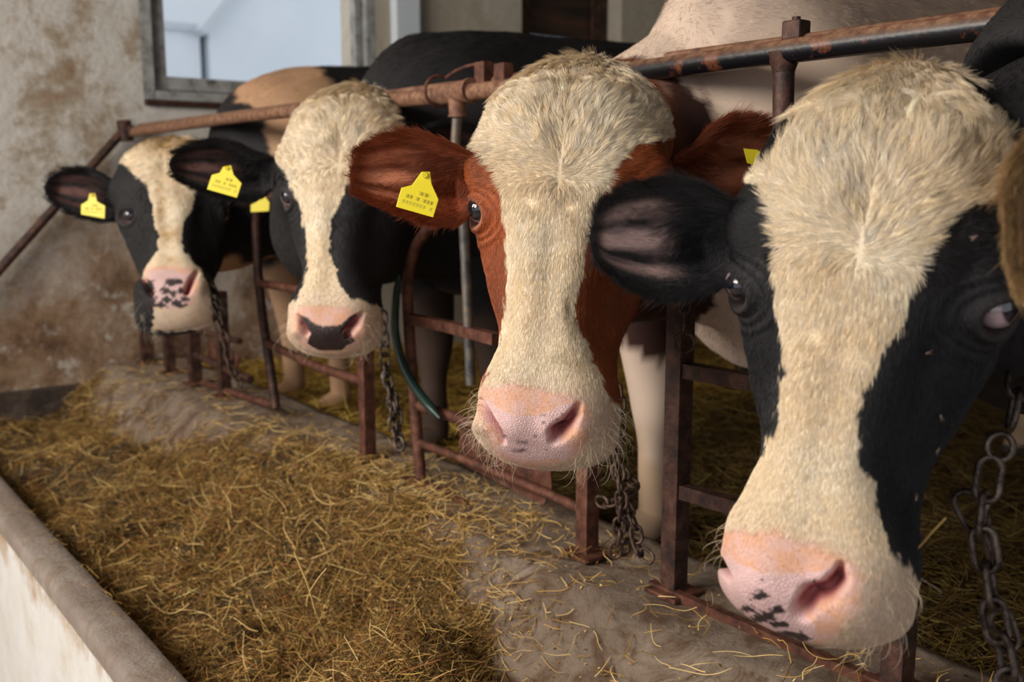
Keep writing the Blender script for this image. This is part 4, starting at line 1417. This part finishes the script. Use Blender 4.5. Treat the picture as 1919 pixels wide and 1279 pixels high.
COWS['far'] = dict(
    label='black cow with a tan-white blaze, farthest along, next to the end wall', cat='cow',
    top=(311, 234, 2.82), muz=(326, 598, 2.46), yaw=10, res=(240, 230), hairs=25000, near=0.7,
    dark=BLACK, name='far',
    nostrils=[[(268, 520, 4, 0.015), (275, 534, 5, 0.035), (284, 550, 5, 0.02)], [(368, 512, 4, 0.015), (360, 526, 6, 0.045), (350, 546, 6, 0.045)]], bulges=[(268, 550, 10, 0.010), (372, 540, 12, 0.012), (320, 535, 20, 0.006)], eyepx={-1: (238, 405, 0.2), 1: (422, 402, 0.1)},
    white=[(225, 305), (240, 312), (250, 325), (275, 345), (283, 380), (290, 420), (297, 440), (295, 470), (280, 495), (271, 505), (268, 520), (290, 560), (285, 620), (400, 620), (392, 540), (375, 505), (360, 490), (345, 470), (338, 440), (345, 415), (362, 390), (366, 350), (372, 300), (385, 250), (320, 230), (250, 250), (225, 280)],
    pad=[(275, 508), (300, 505), (330, 508), (348, 515), (362, 510), (358, 535), (345, 555), (355, 572), (330, 578), (295, 575), (282, 560), (292, 545), (278, 530)],
    fringe=[(268, 505), (300, 497), (340, 497), (372, 505), (375, 540), (362, 575), (320, 582), (285, 575)],
    spots=[(320, 530, 9, 6), (335, 528, 6, 5), (310, 545, 8, 6), (325, 550, 7, 5), (338, 545, 5, 5), (312, 562, 10, 6), (330, 568, 9, 5), (345, 562, 8, 5), (280, 540, 9, 14), (277, 565, 14, 14), (340, 573, 12, 4), (300, 572, 12, 5)],
    spot_soft=1.0, stains=[((330, 330), (18, 40), (0.42, 0.24, 0.09), 0.5), ((320, 440), (20, 14), (0.45, 0.27, 0.10), 0.7), ((300, 380), (8, 50), (0.45, 0.27, 0.10), 0.6), ((310, 270), (60, 22), (0.50, 0.32, 0.13), 0.7), ((315, 488), (30, 10), (0.5, 0.3, 0.12), 0.6)],
    eyes=[(-1, (0.0, 0.0)), (1, (0.0, 0.0))], lid=(0.04, 0.03, 0.03),
    ears=[dict(base=(240, 375, 2.74), tip=(82, 350, 2.70), width=0.95, cup=0.15, roll=-6, kind='dark',
               up=[0.16, 0.18, 0.26, 0.32, 0.28, 0.19, 0.11, 0.0], dn=[0.20, 0.28, 0.33, 0.32, 0.25, 0.17, 0.10, 0.0]),
          dict(base=(395, 345, 2.78), tip=(520, 372, 2.80), width=0.95, cup=0.15, roll=6, kind='dark')],
    tags=[(0, [(168, 363), (178, 363), (182, 378), (197, 386), (196, 410), (152, 402), (152, 384), (165, 376)], 2.66, -1),
          (1, [(485, 368), (497, 368), (505, 380), (504, 396), (470, 398), (470, 384), (482, 378)], 2.72, -1)],
    neck=[((0.20, -0.12), 0.12, 0.11), ((1.12, 2.98, 0.54), 0.13, 0.16), ((1.27, 2.99, 0.61), 0.18, 0.21), ((1.42, 3.0, 0.67), 0.27, 0.31), ((2.0, 3.0, 0.72), 0.30, 0.33), ((2.7, 3.0, 0.70), 0.30, 0.33), ((3.1, 3.0, 0.72), 0.24, 0.3)],
    legs=[(1.46, 3.12), (1.50, 2.86), (2.85, 3.15), (2.9, 2.85)])



def head_coat(spec, h, V, loc, nos, el, onside):
    px, py = proj(V)
    pxm = F / ((V - CAM) @ FWD).mean()                 # pixels per metre
    k = pxm / 1400.0
    a, b_, t = loc[:, 0], loc[:, 1], loc[:, 2]
    jag = (fbm(V, 55, 5, 3) * 7 + vnoise(V, 330, 9) * 4) * k
    sd = inside(spec['white'], px, py) + jag
    isw = smooth01(sd / (3.0 * k) + 0.5) * ((b_ > -0.085) | ((t > 0.80) & (b_ > -0.12)))
    dk = np.asarray(spec['dark'])
    tone = fbm(V, 14, 21, 3)[:, None]
    darkc = dk * (1 + 0.25 * tone)
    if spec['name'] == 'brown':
        darkc = darkc * (1 + 0.5 * smooth01((t - 0.40) / 0.15) * smooth01((0.66 - t) / 0.2) * (a < 0))[:, None]  # lit side painted in: coat brightened on the left cheek only
    wt = np.clip(0.5 + 0.6 * fbm(V, 12, 31, 3) + 0.35 * smooth01((0.26 - t) / 0.2), 0, 1)
    whitec = lerp(WHITE, CREAM, 0.10 + 0.45 * wt)
    for (c, r, colr, am) in spec['stains']:
        g = am * np.exp(-((px - c[0]) / r[0])**2 - ((py - c[1]) / r[1])**2) * np.clip(1 + 0.9 * fbm(V, 60, 41, 3), 0, 1.4)
        whitec = whitec * (1 - np.clip(g, 0, 1))[:, None] + np.asarray(colr) * np.clip(g, 0, 1)[:, None]
    col = darkc * (1 - isw)[:, None] + whitec * isw[:, None]
    mz = smooth01((t - 0.80) / 0.1)[:, None] * isw[:, None] * 0.45
    col = col * (1 - mz) + np.array((0.62, 0.42, 0.33)) * mz
    alpha = np.zeros(len(V))
    front = b_ > -0.03
    fr = smooth01((inside(spec['fringe'], px, py) + fbm(V, 60, 8, 3) * 5 * k) / (16 * k) + 0.3) * front
    frc = lerp(ORANGE, PINK, 0.25 + 0.5 * smooth01(0.5 + fbm(V, 70, 12, 2)))
    col = col * (1 - 0.8 * fr)[:, None] + frc * (0.8 * fr)[:, None]
    pd = inside(spec['pad'], px, py) + fbm(V, 90, 14, 3) * 3 * k
    pdm = smooth01(pd / (5 * k) + 0.4) * front
    pc = np.asarray(spec.get('padcol', (0.68, 0.45, 0.43)))
    pcol = pc * (1 + 0.10 * fbm(V, 50, 51, 3))[:, None]
    col = col * (1 - pdm)[:, None] + pcol * pdm[:, None]
    alpha = np.maximum(alpha, pdm)
    nn = smooth01(nos / 0.035)
    col = col * (1 - nn)[:, None] + np.array((0.42, 0.13, 0.13)) * nn[:, None]
    deep = smooth01((nos - 0.05) / 0.02)
    col = col * (1 - 0.85 * deep)[:, None]
    for (cx, cy, rx, ry) in spec['spots']:
        e = np.hypot((px - cx) / rx, (py - cy) / ry) / (1.35 if spec['name'] == 'far' else 1.1) + 0.45 * fbm(V, 150 * k if k > 1 else 150, 61, 3)
        g = smooth01((1.0 - e) / (0.35 if spec['spot_soft'] > 0.9 else 1.2)) * front * (0.97 if spec['spot_soft'] > 0.9 else spec['spot_soft'])
        col = col * (1 - g)[:, None] + np.array((0.02, 0.014, 0.014)) * g[:, None]
    # lids
    g = onside * smooth01((1.45 - el) / 0.5)
    lid = np.array(spec['lid'])
    col = col * (1 - 0.75 * g)[:, None] + lid * (0.75 * g)[:, None]
    g = onside * smooth01((1.0 - el) / 0.15)
    col = col * (1 - g)[:, None] + np.array((0.03, 0.012, 0.012)) * g[:, None]
    # hair length in metres
    ln = interp([0, 0.10, 0.22, 0.33, 0.42, 0.6, 0.8, 1.0], [0.026, 0.025, 0.018, 0.014, 0.010, 0.0075, 0.005, 0.004], t)
    ln = np.where(isw < 0.5, np.minimum(ln, 0.009 + 0.006 * smooth01((0.3 - t) / 0.2)), ln)
    ln = ln * (1 - pdm) * (1 - 0.55 * fr) * (1 - nn) * (1 - onside * smooth01((1.3 - el) / 0.2))
    ln *= 1 - 0.35 * onside * smooth01((2.5 - el) / 1.0)
    return col, alpha, ln, isw


EARCOL = dict(tan=((0.42, 0.27, 0.13), (0.66, 0.45, 0.26)), brown=((0.25, 0.055, 0.018), (0.70, 0.27, 0.14)), grey=((0.034, 0.032, 0.034), (0.62, 0.42, 0.38)), dark=((0.016, 0.014, 0.015), (0.13, 0.060, 0.050)))


def build_cow(key, spec):
    rng = np.random.default_rng(len(key) * 7 + 3)
    h = build_head(spec, *spec['res'])
    org, A, B, T = h.fr
    L = h.L
    VS, FS, CS, off = [], [], [], 0
    hp = []

    def push(V, Fq, C4):
        nonlocal off
        VS.append(V); FS.append(Fq + off); CS.append(C4); off += len(V)
    col, alpha, ln, isw = head_coat(spec, h, h.V, h.loc, h.nos, h.el, h.onside)
    push(h.V, h.Fq, np.concatenate([col, alpha[:, None]], 1))
    # face hair
    toc = CAM - h.V
    toc /= np.linalg.norm(toc, axis=1)[:, None]
    vis = ((h.n * toc).sum(1) > -0.45).astype(float)
    wgt = (vis * (ln > 0.0015) * np.where(isw > 0.5, 1.0, 0.75))[h.Fq].mean(1)
    take = scatter(h.V, h.Fq, spec['hairs'], rng, wgt)
    p, n_, lo = take(h.V), take(h.n), take(h.loc)
    n_ /= np.linalg.norm(n_, axis=1)[:, None]
    c_, al, l_, w_ = head_coat(spec, h, p, lo, take(h.nos)[:, 0], take(h.el)[:, 0], take(h.onside.astype(float))[:, 0])
    fl = head_flow(lo, spec)
    d = fl[:, 0:1] * A + fl[:, 1:2] * B + fl[:, 2:3] * T
    sw = fbm(p, 10, 77, 2)
    side = np.cross(n_, d)
    d = d + side * (0.55 * sw * smooth01((0.45 - lo[:, 2]) / 0.1) + 0.12 * sw)[:, None]
    ok = l_ > 0.0015
    up_ = lo[:, 2] < 0.42
    near = spec['near']
    for msk, lift, cl, curl in ((ok & up_ & (w_ > 0.5), 0.24, (15, spec.get('lock', 0.34), 0.20), 0.11), (ok & ~(up_ & (w_ > 0.5)), 0.13, (7, 0.12, 0.07), 0.02)):
        if msk.sum() > 50:
            hp.append((p[msk], d[msk], n_[msk], l_[msk], c_[msk], 0.00021 / max(near, 0.55), lift, cl, curl))
    # whiskers on the muzzle
    wl = (smooth01((h.loc[:, 2] - 0.78) / 0.06) * smooth01((np.abs(h.loc[:, 0]) - 0.085) / 0.03 + (h.loc[:, 2] - 0.93) * 20) * (h.loc[:, 1] > -0.09) * (1 - alpha) * vis)[h.Fq].mean(1)
    tk = scatter(h.V, h.Fq, spec.get('whiskers', 150), rng, wl)
    p, n_ = tk(h.V), tk(h.n)
    n_ /= np.linalg.norm(n_, axis=1)[:, None]
    hp.append((p, np.tile(T, (len(p), 1)) * 0.6 + n_ * 0.3 + rng.normal(size=(len(p), 3)) * 0.4, n_, rng.uniform(0.008, 0.030, len(p)) * L / 0.56, np.tile([0.60, 0.50, 0.36], (len(p), 1)), 0.00018, 1.3, (1, 0.0, 0.3), 0.25))
    # ears
    for es in spec['ears']:
        V, Fq, nn, uu, ss, inner, (E, W, Nv, Lr) = make_ear(es, 1)
        co, ci = (np.array(x) for x in EARCOL[es['kind']])
        st = fbm(np.stack([uu * 2.2, ss * 3.5, uu * 0], 1) + 5, 1.5, 4, 3)
        bare = inner * smooth01((uu - 0.25) / 0.25) * smooth01((0.97 - uu) / 0.15) * smooth01((0.80 - np.abs(ss + 0.05)) / 0.3)
        bare = np.clip(bare * (0.62 + 0.75 * np.cos(ss * 8.5 + 0.6) * 0.6 + 0.4 * st), 0, 1)
        c = co * (1 - bare)[:, None] + ci * bare[:, None]
        c = c * (1 + 0.15 * st)[:, None]
        if es['kind'] == 'grey':                     # the punched hole of a lost tag
            hx, hy = proj(V)
            g = smooth01((7.5 - np.hypot(hx - 1281, (hy - 461) * 1.15)) / 2) * inner
            c = c * (1 - g)[:, None] + np.array((0.006, 0.005, 0.005)) * g[:, None]
        push(V, Fq, np.concatenate([c, np.zeros((len(V), 1))], 1))
        ne = int(spec['hairs'] * 0.16)
        # back and rim
        tk = scatter(V, Fq, ne, rng, (0.35 + 1.2 * smooth01((np.abs(ss) - 0.75) / 0.2))[Fq].mean(1) * (1 - 0.45 * bare[Fq].mean(1)))
        p, n_ = tk(V), tk(nn)
        n_ /= np.linalg.norm(n_, axis=1)[:, None] + 1e-9
        S_, U_, I_ = tk(ss)[:, 0], tk(uu)[:, 0], tk(inner)[:, 0]
        d = E * 1.0 + (W * np.sign(S_)[:, None] * smooth01((np.abs(S_) - 0.55) / 0.3)[:, None] * 0.9)
        # hair inside hangs from the base and the upper rim towards the tip
        d = d + (I_ * smooth01((0.6 - U_) / 0.3) * (S_ < 0.3))[:, None] * (W * 0.7 + E * 0.2)
        d = d + rng.normal(size=(len(p), 3)) * 0.12
        cc = tk(c)
        rim = smooth01((np.abs(S_) - 0.8) / 0.15)
        lnn = (0.009 + 0.010 * rim + 0.014 * I_ * smooth01((0.62 - U_) / 0.4) * (S_ < 0.25)) * Lr / 0.17
        insd = (I_ * smooth01((0.62 - U_) / 0.4) * (S_ < 0.3))[:, None]
        cc = cc * (1 - insd * 0.8) + co * insd * 0.8 * 0.8
        hp.append((p, d, n_, lnn, cc, 0.00024 / max(near, 0.6), 0.22, (7, 0.25, 0.2), 0.08))
    # neck and trunk
    path, rw, rh = [], [], []
    for q, w0, h0 in spec['neck']:
        P = org + L * (q[1] * B + q[0] * T) if len(q) == 2 else np.array(q)
        if len(q) == 2:
            P = org + L * ((q[1]) * B + (q[0] + 0.08) * T)
        path.append(P); rw.append(w0); rh.append(h0)
    V, Fq, nn = loft(path, rw, rh, 90, 170, 0.012, 5)
    # shoulder blade and withers: the trunk is narrower above than below
    x0 = path[3][0]
    yc = path[3][1]
    V[:, 1] = yc + (V[:, 1] - yc) * (1 - 0.42 * smooth01((V[:, 2] - 0.62) / 0.42) * smooth01((V[:, 0] - 1.15) / 0.1))
    V = V + nn * (0.05 * np.exp(-((V[:, 0] - x0) / 0.14)**2 - ((V[:, 2] - 0.72) / 0.22)**2) * (np.abs(V[:, 1] - yc) > 0.08))[:, None]
    V[:, 2] += (0.015 if spec['name'] in ('far', 'second') else 0.06) * np.exp(-((V[:, 0] - x0 - 0.05) / 0.16)**2) * np.exp(-((V[:, 1] - yc) / 0.10)**2) * (V[:, 2] > 0.8)
    bc = body_coat(spec, V)
    push(V, Fq, np.concatenate([bc, np.zeros((len(V), 1))], 1))
    nb = int(38000 * min(1.0, near))
    toc = CAM - V
    wv = ((nn * toc).sum(1) > -0.1).astype(float) * smooth01((2.3 - V[:, 0]) / 0.4)
    tk = scatter(V, Fq, nb, rng, wv[Fq].mean(1))
    p, n_ = tk(V), tk(nn)
    n_ /= np.linalg.norm(n_, axis=1)[:, None]
    d = np.array((1.0, 0.1, -0.5)) + rng.normal(size=(nb, 3)) * 0.15
    hp.append((p, d, n_, np.full(nb, 0.009) + 0.012 * smooth01((p[:, 2] - 0.85) / 0.2), body_coat(spec, p), 0.00026, 0.14, (10, 0.1, 0.1), 0.04))
    for i, (lx, ly) in enumerate(spec['legs']):
        hind = lx > 2.2
        kx = 0.0
        P = [(lx, ly, 0.62), (lx - 0.01, ly, 0.42), (lx + 0.01, ly, 0.22), (lx + 0.01, ly, 0.10), (lx + 0.015, ly, -0.02), (lx - 0.03, ly, FLOOR_Z + 0.045), (lx - 0.05, ly, FLOOR_Z)]
        if hind:
            P = [(lx - 0.1, ly, 0.62), (lx - 0.15, ly, 0.42), (lx + 0.06, ly, 0.26), (lx + 0.03, ly, 0.10), (lx + 0.01, ly, -0.02), (lx - 0.03, ly, FLOOR_Z + 0.045), (lx - 0.05, ly, FLOOR_Z)]
        V, Fq, nn = loft(P, [0.085, 0.065, 0.050, 0.030, 0.032, 0.042, 0.050], [0.11, 0.085, 0.055, 0.036, 0.036, 0.05, 0.065], 28, 60, 0.004, 3, upv=(1, 0, 0))
        c = body_coat(spec, V)
        hoof = smooth01((FLOOR_Z + 0.055 - V[:, 2]) / 0.01)[:, None]
        c = c * (1 - hoof) + np.array((0.05, 0.04, 0.03)) * hoof
        push(V, Fq, np.concatenate([c, np.zeros((len(V), 1))], 1))
    root = mesh_obj('cow', np.concatenate(VS), np.concatenate(FS), MAT['skin'], None, True, np.concatenate(CS))
    tag(root, spec['label'], 'cow', 'cows eating at the barrier')
    hair('coat', hp, root, 5)
    # eyes
    for sgn, gaze in spec['eyes']:
        li = h.eyes[sgn]
        out = sgn * 0.90 * A + 0.42 * B - 0.05 * T
        out /= np.linalg.norm(out)
        r = 0.034 * L
        cen = h.V[li] + out * (0.030 * L - r * 0.62)
        tc_ = CAM - cen
        tc_ /= np.linalg.norm(tc_)
        ax = 0.55 * out + 0.6 * tc_ + gaze[0] * RIGHT + gaze[1] * UP
        ax /= np.linalg.norm(ax)
        n1, n2 = 40, 48
        th = np.linspace(0, math.pi, n1)
        ph = np.linspace(0, 2 * math.pi, n2, endpoint=False)
        e1 = np.cross(ax, [0, 0, 1.0]); e1 /= np.linalg.norm(e1)
        e2 = np.cross(e1, ax)
        TH, PH = np.meshgrid(th, ph, indexing='ij')
        rr_ = r * (1 + 0.06 * np.exp(-(TH / 0.6)**2))
        V = cen + rr_[..., None] * (np.cos(TH)[..., None] * ax + np.sin(TH)[..., None] * (np.cos(PH)[..., None] * e1 + np.sin(PH)[..., None] * e2))
        V = V.reshape(-1, 3)
        thf, phf = TH.ravel(), PH.ravel()
        # horizontal oval pupil inside a nearly black iris, pale white of the eye around
        el_ = np.hypot(np.cos(phf) * thf / 0.62, np.sin(phf) * thf / 0.36)
        c = np.tile(np.array((0.42, 0.30, 0.32)), (len(V), 1))
        gi = smooth01((1.0 - thf) / 0.08)
        c = c * (1 - gi)[:, None] + np.array((0.018, 0.014, 0.022)) * gi[:, None]
        gp = smooth01((1 - el_) / 0.1)
        c = c * (1 - gp)[:, None] + np.array((0.004, 0.005, 0.010)) * gp[:, None]
        o = mesh_obj('eye', V, grid_faces(n1, n2)[:, ::-1], MAT['eye'], root, True, c)
        o['label'] = 'dark glossy eye'
    # ear tags: a thin plastic plate with a narrow neck, its pin and faint printed marks
    for (ei, poly, dd, _) in spec['tags']:
        P = np.array([at(x, y, dd) for x, y in poly])
        cen = P.mean(0)
        nf = CAM - cen
        nf /= np.linalg.norm(nf)
        import bmesh
        bm = bmesh.new()
        v1 = [bm.verts.new(Vector(q)) for q in P]
        fc = bm.faces.new(v1)
        r_ = bmesh.ops.extrude_face_region(bm, geom=[fc])
        for v in [g for g in r_['geom'] if isinstance(g, bmesh.types.BMVert)]:
            v.co -= Vector(nf * 0.0016)
        bmesh.ops.recalc_face_normals(bm, faces=list(bm.faces))
        bmesh.ops.bevel(bm, geom=list(bm.edges), offset=0.0007, segments=2, affect='EDGES', profile=0.5)
        me = bpy.data.meshes.new('ear_tag')
        bm.to_mesh(me); bm.free()
        me.materials.append(MAT['tag'])
        o = bpy.data.objects.new('ear_tag', me)
        SC.collection.objects.link(o)
        adopt(o, root)
        o['label'] = 'yellow plastic ear tag'
        if len(poly) == 8:
            mb = MB()
            top = P[:2].mean(0) * 0.75 + P[[2, 7]].mean(0) * 0.25
            mb.tube([top + nf * 0.0005, top + nf * 0.004], [0.0045, 0.0038], 14)
            q = mb.obj('tag_pin', MAT['tag'], o)
            q.parent = o
            q.matrix_parent_inverse = Matrix.Translation(Vector((0, 0, 0)))
            # rows of small worn print
            ex = (P[3] - P[6]); ex /= np.linalg.norm(ex)
            ey = np.cross(nf, ex)
            if ey @ UP > 0: ey = -ey
            mb = MB()
            c0 = (P[3] + P[6] + P[4] + P[5]) / 4
            wd = np.linalg.norm(P[3] - P[6])
            rg = np.random.default_rng(3)
            for row, (yo, cnt) in enumerate(((-0.26, 5), (-0.10, 8), (0.06, 9))):
                for j in range(cnt):
                    if rg.random() < 0.25: continue
                    cc = c0 + ex * wd * ((j + 0.5) / cnt - 0.5) * (0.62 + 0.1 * row) + ey * wd * yo + nf * 0.0007
                    w_, h_ = wd * 0.028, wd * 0.045
                    mb.add([cc - ex * w_ - ey * h_, cc + ex * w_ - ey * h_, cc + ex * w_ + ey * h_, cc - ex * w_ + ey * h_,
                            cc - ex * w_ - ey * h_ - nf * .001, cc + ex * w_ - ey * h_ - nf * .001, cc + ex * w_ + ey * h_ - nf * .001, cc - ex * w_ + ey * h_ - nf * .001],
                           [(0, 1, 2, 3), (7, 6, 5, 4), (0, 4, 5, 1), (1, 5, 6, 2), (2, 6, 7, 3), (3, 7, 4, 0)])
            q = mb.obj('print', MAT['print'], o)
            q.parent = o
            q['label'] = 'worn grey print'
    return root


def body_coat(spec, V):
    px, py = proj(V)
    nz = fbm(V, 8, 3, 3)
    name = spec['name']
    white = np.array((0.60, 0.46, 0.36)) * (1 + 0.12 * nz)[:, None]
    dk = np.asarray(spec['dark'])
    jag = fbm(V, 25, 6, 3) * 7
    if name == 'brown':
        a = inside([(1240, 100), (1268, 130), (1285, 158), (1303, 178), (1332, 192), (1352, 228), (1356, 300), (1240, 300)], px, py)
        b_ = inside([(1150, 480), (1340, 480), (1345, 560), (1320, 600), (1285, 640), (1255, 660), (1235, 685), (1195, 655), (1150, 640)], px, py)
        g = smooth01(np.maximum(a, b_) / 5 + jag * 0.3)
        g = np.maximum(g, smooth01((1.17 - V[:, 0]) / 0.02) * (V[:, 2] < 0.86))
        far = smooth01((V[:, 0] - 2.15) / 0.03 + nz)
        g = np.maximum(g, far * (vnoise(V, 2.2, 5) > 0.1))
        g = g[:, None]
        d = DKBROWN * 0.7
        nk = smooth01((1.17 - V[:, 0]) / 0.02)[:, None]
        d = d * (1 - nk) + dk * 0.35 * nk
        c = white * (1 - g) + d * g
        mud = (smooth01((0.35 - V[:, 2]) / 0.3) * smooth01(0.5 + fbm(V, 9, 8, 3)))[:, None] * 0.55
        return c * (1 - mud) + np.array((0.30, 0.17, 0.06)) * mud
    if name == 'far':
        tan = np.array((0.55, 0.33, 0.19)) * (1 + 0.15 * nz)[:, None]
        a = inside([(440, 60), (580, 60), (588, 120), (640, 165), (640, 290), (505, 290), (490, 205), (440, 195)], px, py)
        b_ = inside([(685, 90), (760, 90), (760, 300), (730, 230)], px, py)
        low = smooth01((0.42 - V[:, 2]) / 0.03 + 2 * nz)
        g = np.maximum(smooth01(np.maximum(a, b_) / 5 + jag * 0.2) * (V[:, 0] > 1.2), low)[:, None]
        return np.tile(dk, (len(V), 1)) * (1 - g) + tan * g
    if name == 'second':
        low = smooth01((0.36 - V[:, 2]) / 0.03 + 2 * nz)[:, None]
        return np.tile(dk, (len(V), 1)) * (1 - low) + np.array((0.06, 0.035, 0.025)) * low
    low = smooth01((0.50 - V[:, 2]) / 0.03 + 2 * nz)[:, None] * smooth01((V[:, 0] - 1.3) / 0.05)[:, None]
    return np.tile(dk, (len(V), 1)) * (1 - low) + np.array((0.6, 0.46, 0.38)) * low


m, nt, b = material('yellow_plastic')
b.inputs['Base Color'].default_value = (0.80, 0.66, 0.012, 1)
b.inputs['Roughness'].default_value = 0.4
MAT['tag'] = m
m, nt, b = material('worn_print')
b.inputs['Base Color'].default_value = (0.56, 0.47, 0.02, 1)
MAT['print'] = m

ONLY = None
for key, spec in COWS.items():
    if ONLY is None or key in ONLY:
        build_cow(key, spec)

# flies on the black cheek of the nearest cow, and stray straws caught in the coats
right_cow = next(o for o in SC.objects if o.name.startswith('cow') and 'nearest' in str(o.get('label')))
bpy.context.view_layer.update()
dg = bpy.context.evaluated_depsgraph_get()
spots = [(1751, 778, 'small fly halfway down the black cheek, left of its neighbour at the same height'), (1830, 776, 'small fly halfway down the black cheek, towards the jaw'),
         (1744, 838, 'small fly on the black cheek beside the edge of the cream blaze'), (1783, 850, 'small dark fly in the middle of the lower black cheek'),
         (1702, 935, 'small fly on the black cheek close above the white muzzle'), (1806, 880, 'small fly on the lower black cheek near the jaw line'),
         (1735, 957, 'small fly low on the black cheek, near the corner of the muzzle'), (1757, 985, 'lowest small fly on the black jaw of the nearest cow'),
         (1823, 445, 'topmost small fly, on the black brow above the eye of the nearest cow'), (1727, 657, 'small fly on the black cheek below and left of the eye')]
me_fly = None
for (fx_, fy_, fl_) in spots:
    r0 = ray(fx_, fy_)
    r0 = r0 / np.linalg.norm(r0)
    ok_, loc_, nrm_, _i = right_cow.ray_cast(Vector(CAM), Vector(r0))
    if not ok_:
        continue
    if me_fly is None:
        mb = MB()
        mb.tube([(-0.0032, 0, 0.001), (-0.0022, 0, 0.0013), (-0.0005, 0, 0.0016), (0.0012, 0, 0.0016), (0.0022, 0, 0.0014), (0.0032, 0, 0.0012)], np.array([0.0003, 0.0010, 0.0013, 0.0012, 0.0010, 0.0004]), 10)
        for sy in (-1, 1):
            mb.add([(0.001, 0.0003 * sy, 0.0028), (-0.0035, 0.0024 * sy, 0.0026), (-0.0045, 0.0012 * sy, 0.0026), (0.001, 0.0002 * sy, 0.0026), (-0.0035, 0.0024 * sy, 0.0024), (-0.0045, 0.0012 * sy, 0.0024)],
                   [(0, 1, 2), (5, 4, 3), (0, 3, 4, 1), (1, 4, 5, 2), (2, 5, 3, 0)])
        mfly, nt, b = material('fly')
        b.inputs['Base Color'].default_value = (0.16, 0.11, 0.085, 1)
        b.inputs['Roughness'].default_value = 0.4
        f0 = mb.obj('fly', mfly, None, True)
        me_fly = f0.data
    else:
        f0 = bpy.data.objects.new('fly', me_fly)
        SC.collection.objects.link(f0)
    q = Vector(nrm_).to_track_quat('Z', 'Y')
    f0.rotation_euler = (q @ Matrix.Rotation(random.uniform(0, 6.3), 3, 'Z').to_quaternion()).to_euler()
    f0.location = Vector(loc_) + Vector(nrm_) * 0.006
    tag(f0, fl_, 'fly', 'flies on the black cheek')
P = smooth_path([at(1772, 972, 0.93), at(1745, 1000, 0.92), at(1718, 1030, 0.905), at(1686, 1052, 0.895)], 16)
mb = MB(); mb.tube(P, 0.0011, 6)
mstr, nt, b = material('single_straw')
b.inputs['Base Color'].default_value = (0.50, 0.32, 0.10, 1)
o = mb.obj('straw_stem', mstr, None, True)
tag(o, 'single golden straw sticking out beside the mouth of the nearest cow', 'straw')
mb = MB()
mb.tube(smooth_path([at(592, 1150, 1.50), at(578, 1100, 1.49), at(566, 1070, 1.49), at(552, 1036, 1.49)], 14), 0.0016, 6)
mb.tube(smooth_path([at(580, 1110, 1.49), at(596, 1085, 1.49), at(612, 1066, 1.49)], 10), 0.0011, 6)
o = mb.obj('dry_stalk', mstr, None, True)
tag(o, 'forked pale dry stalk standing up out of the hay heap', 'stalk')
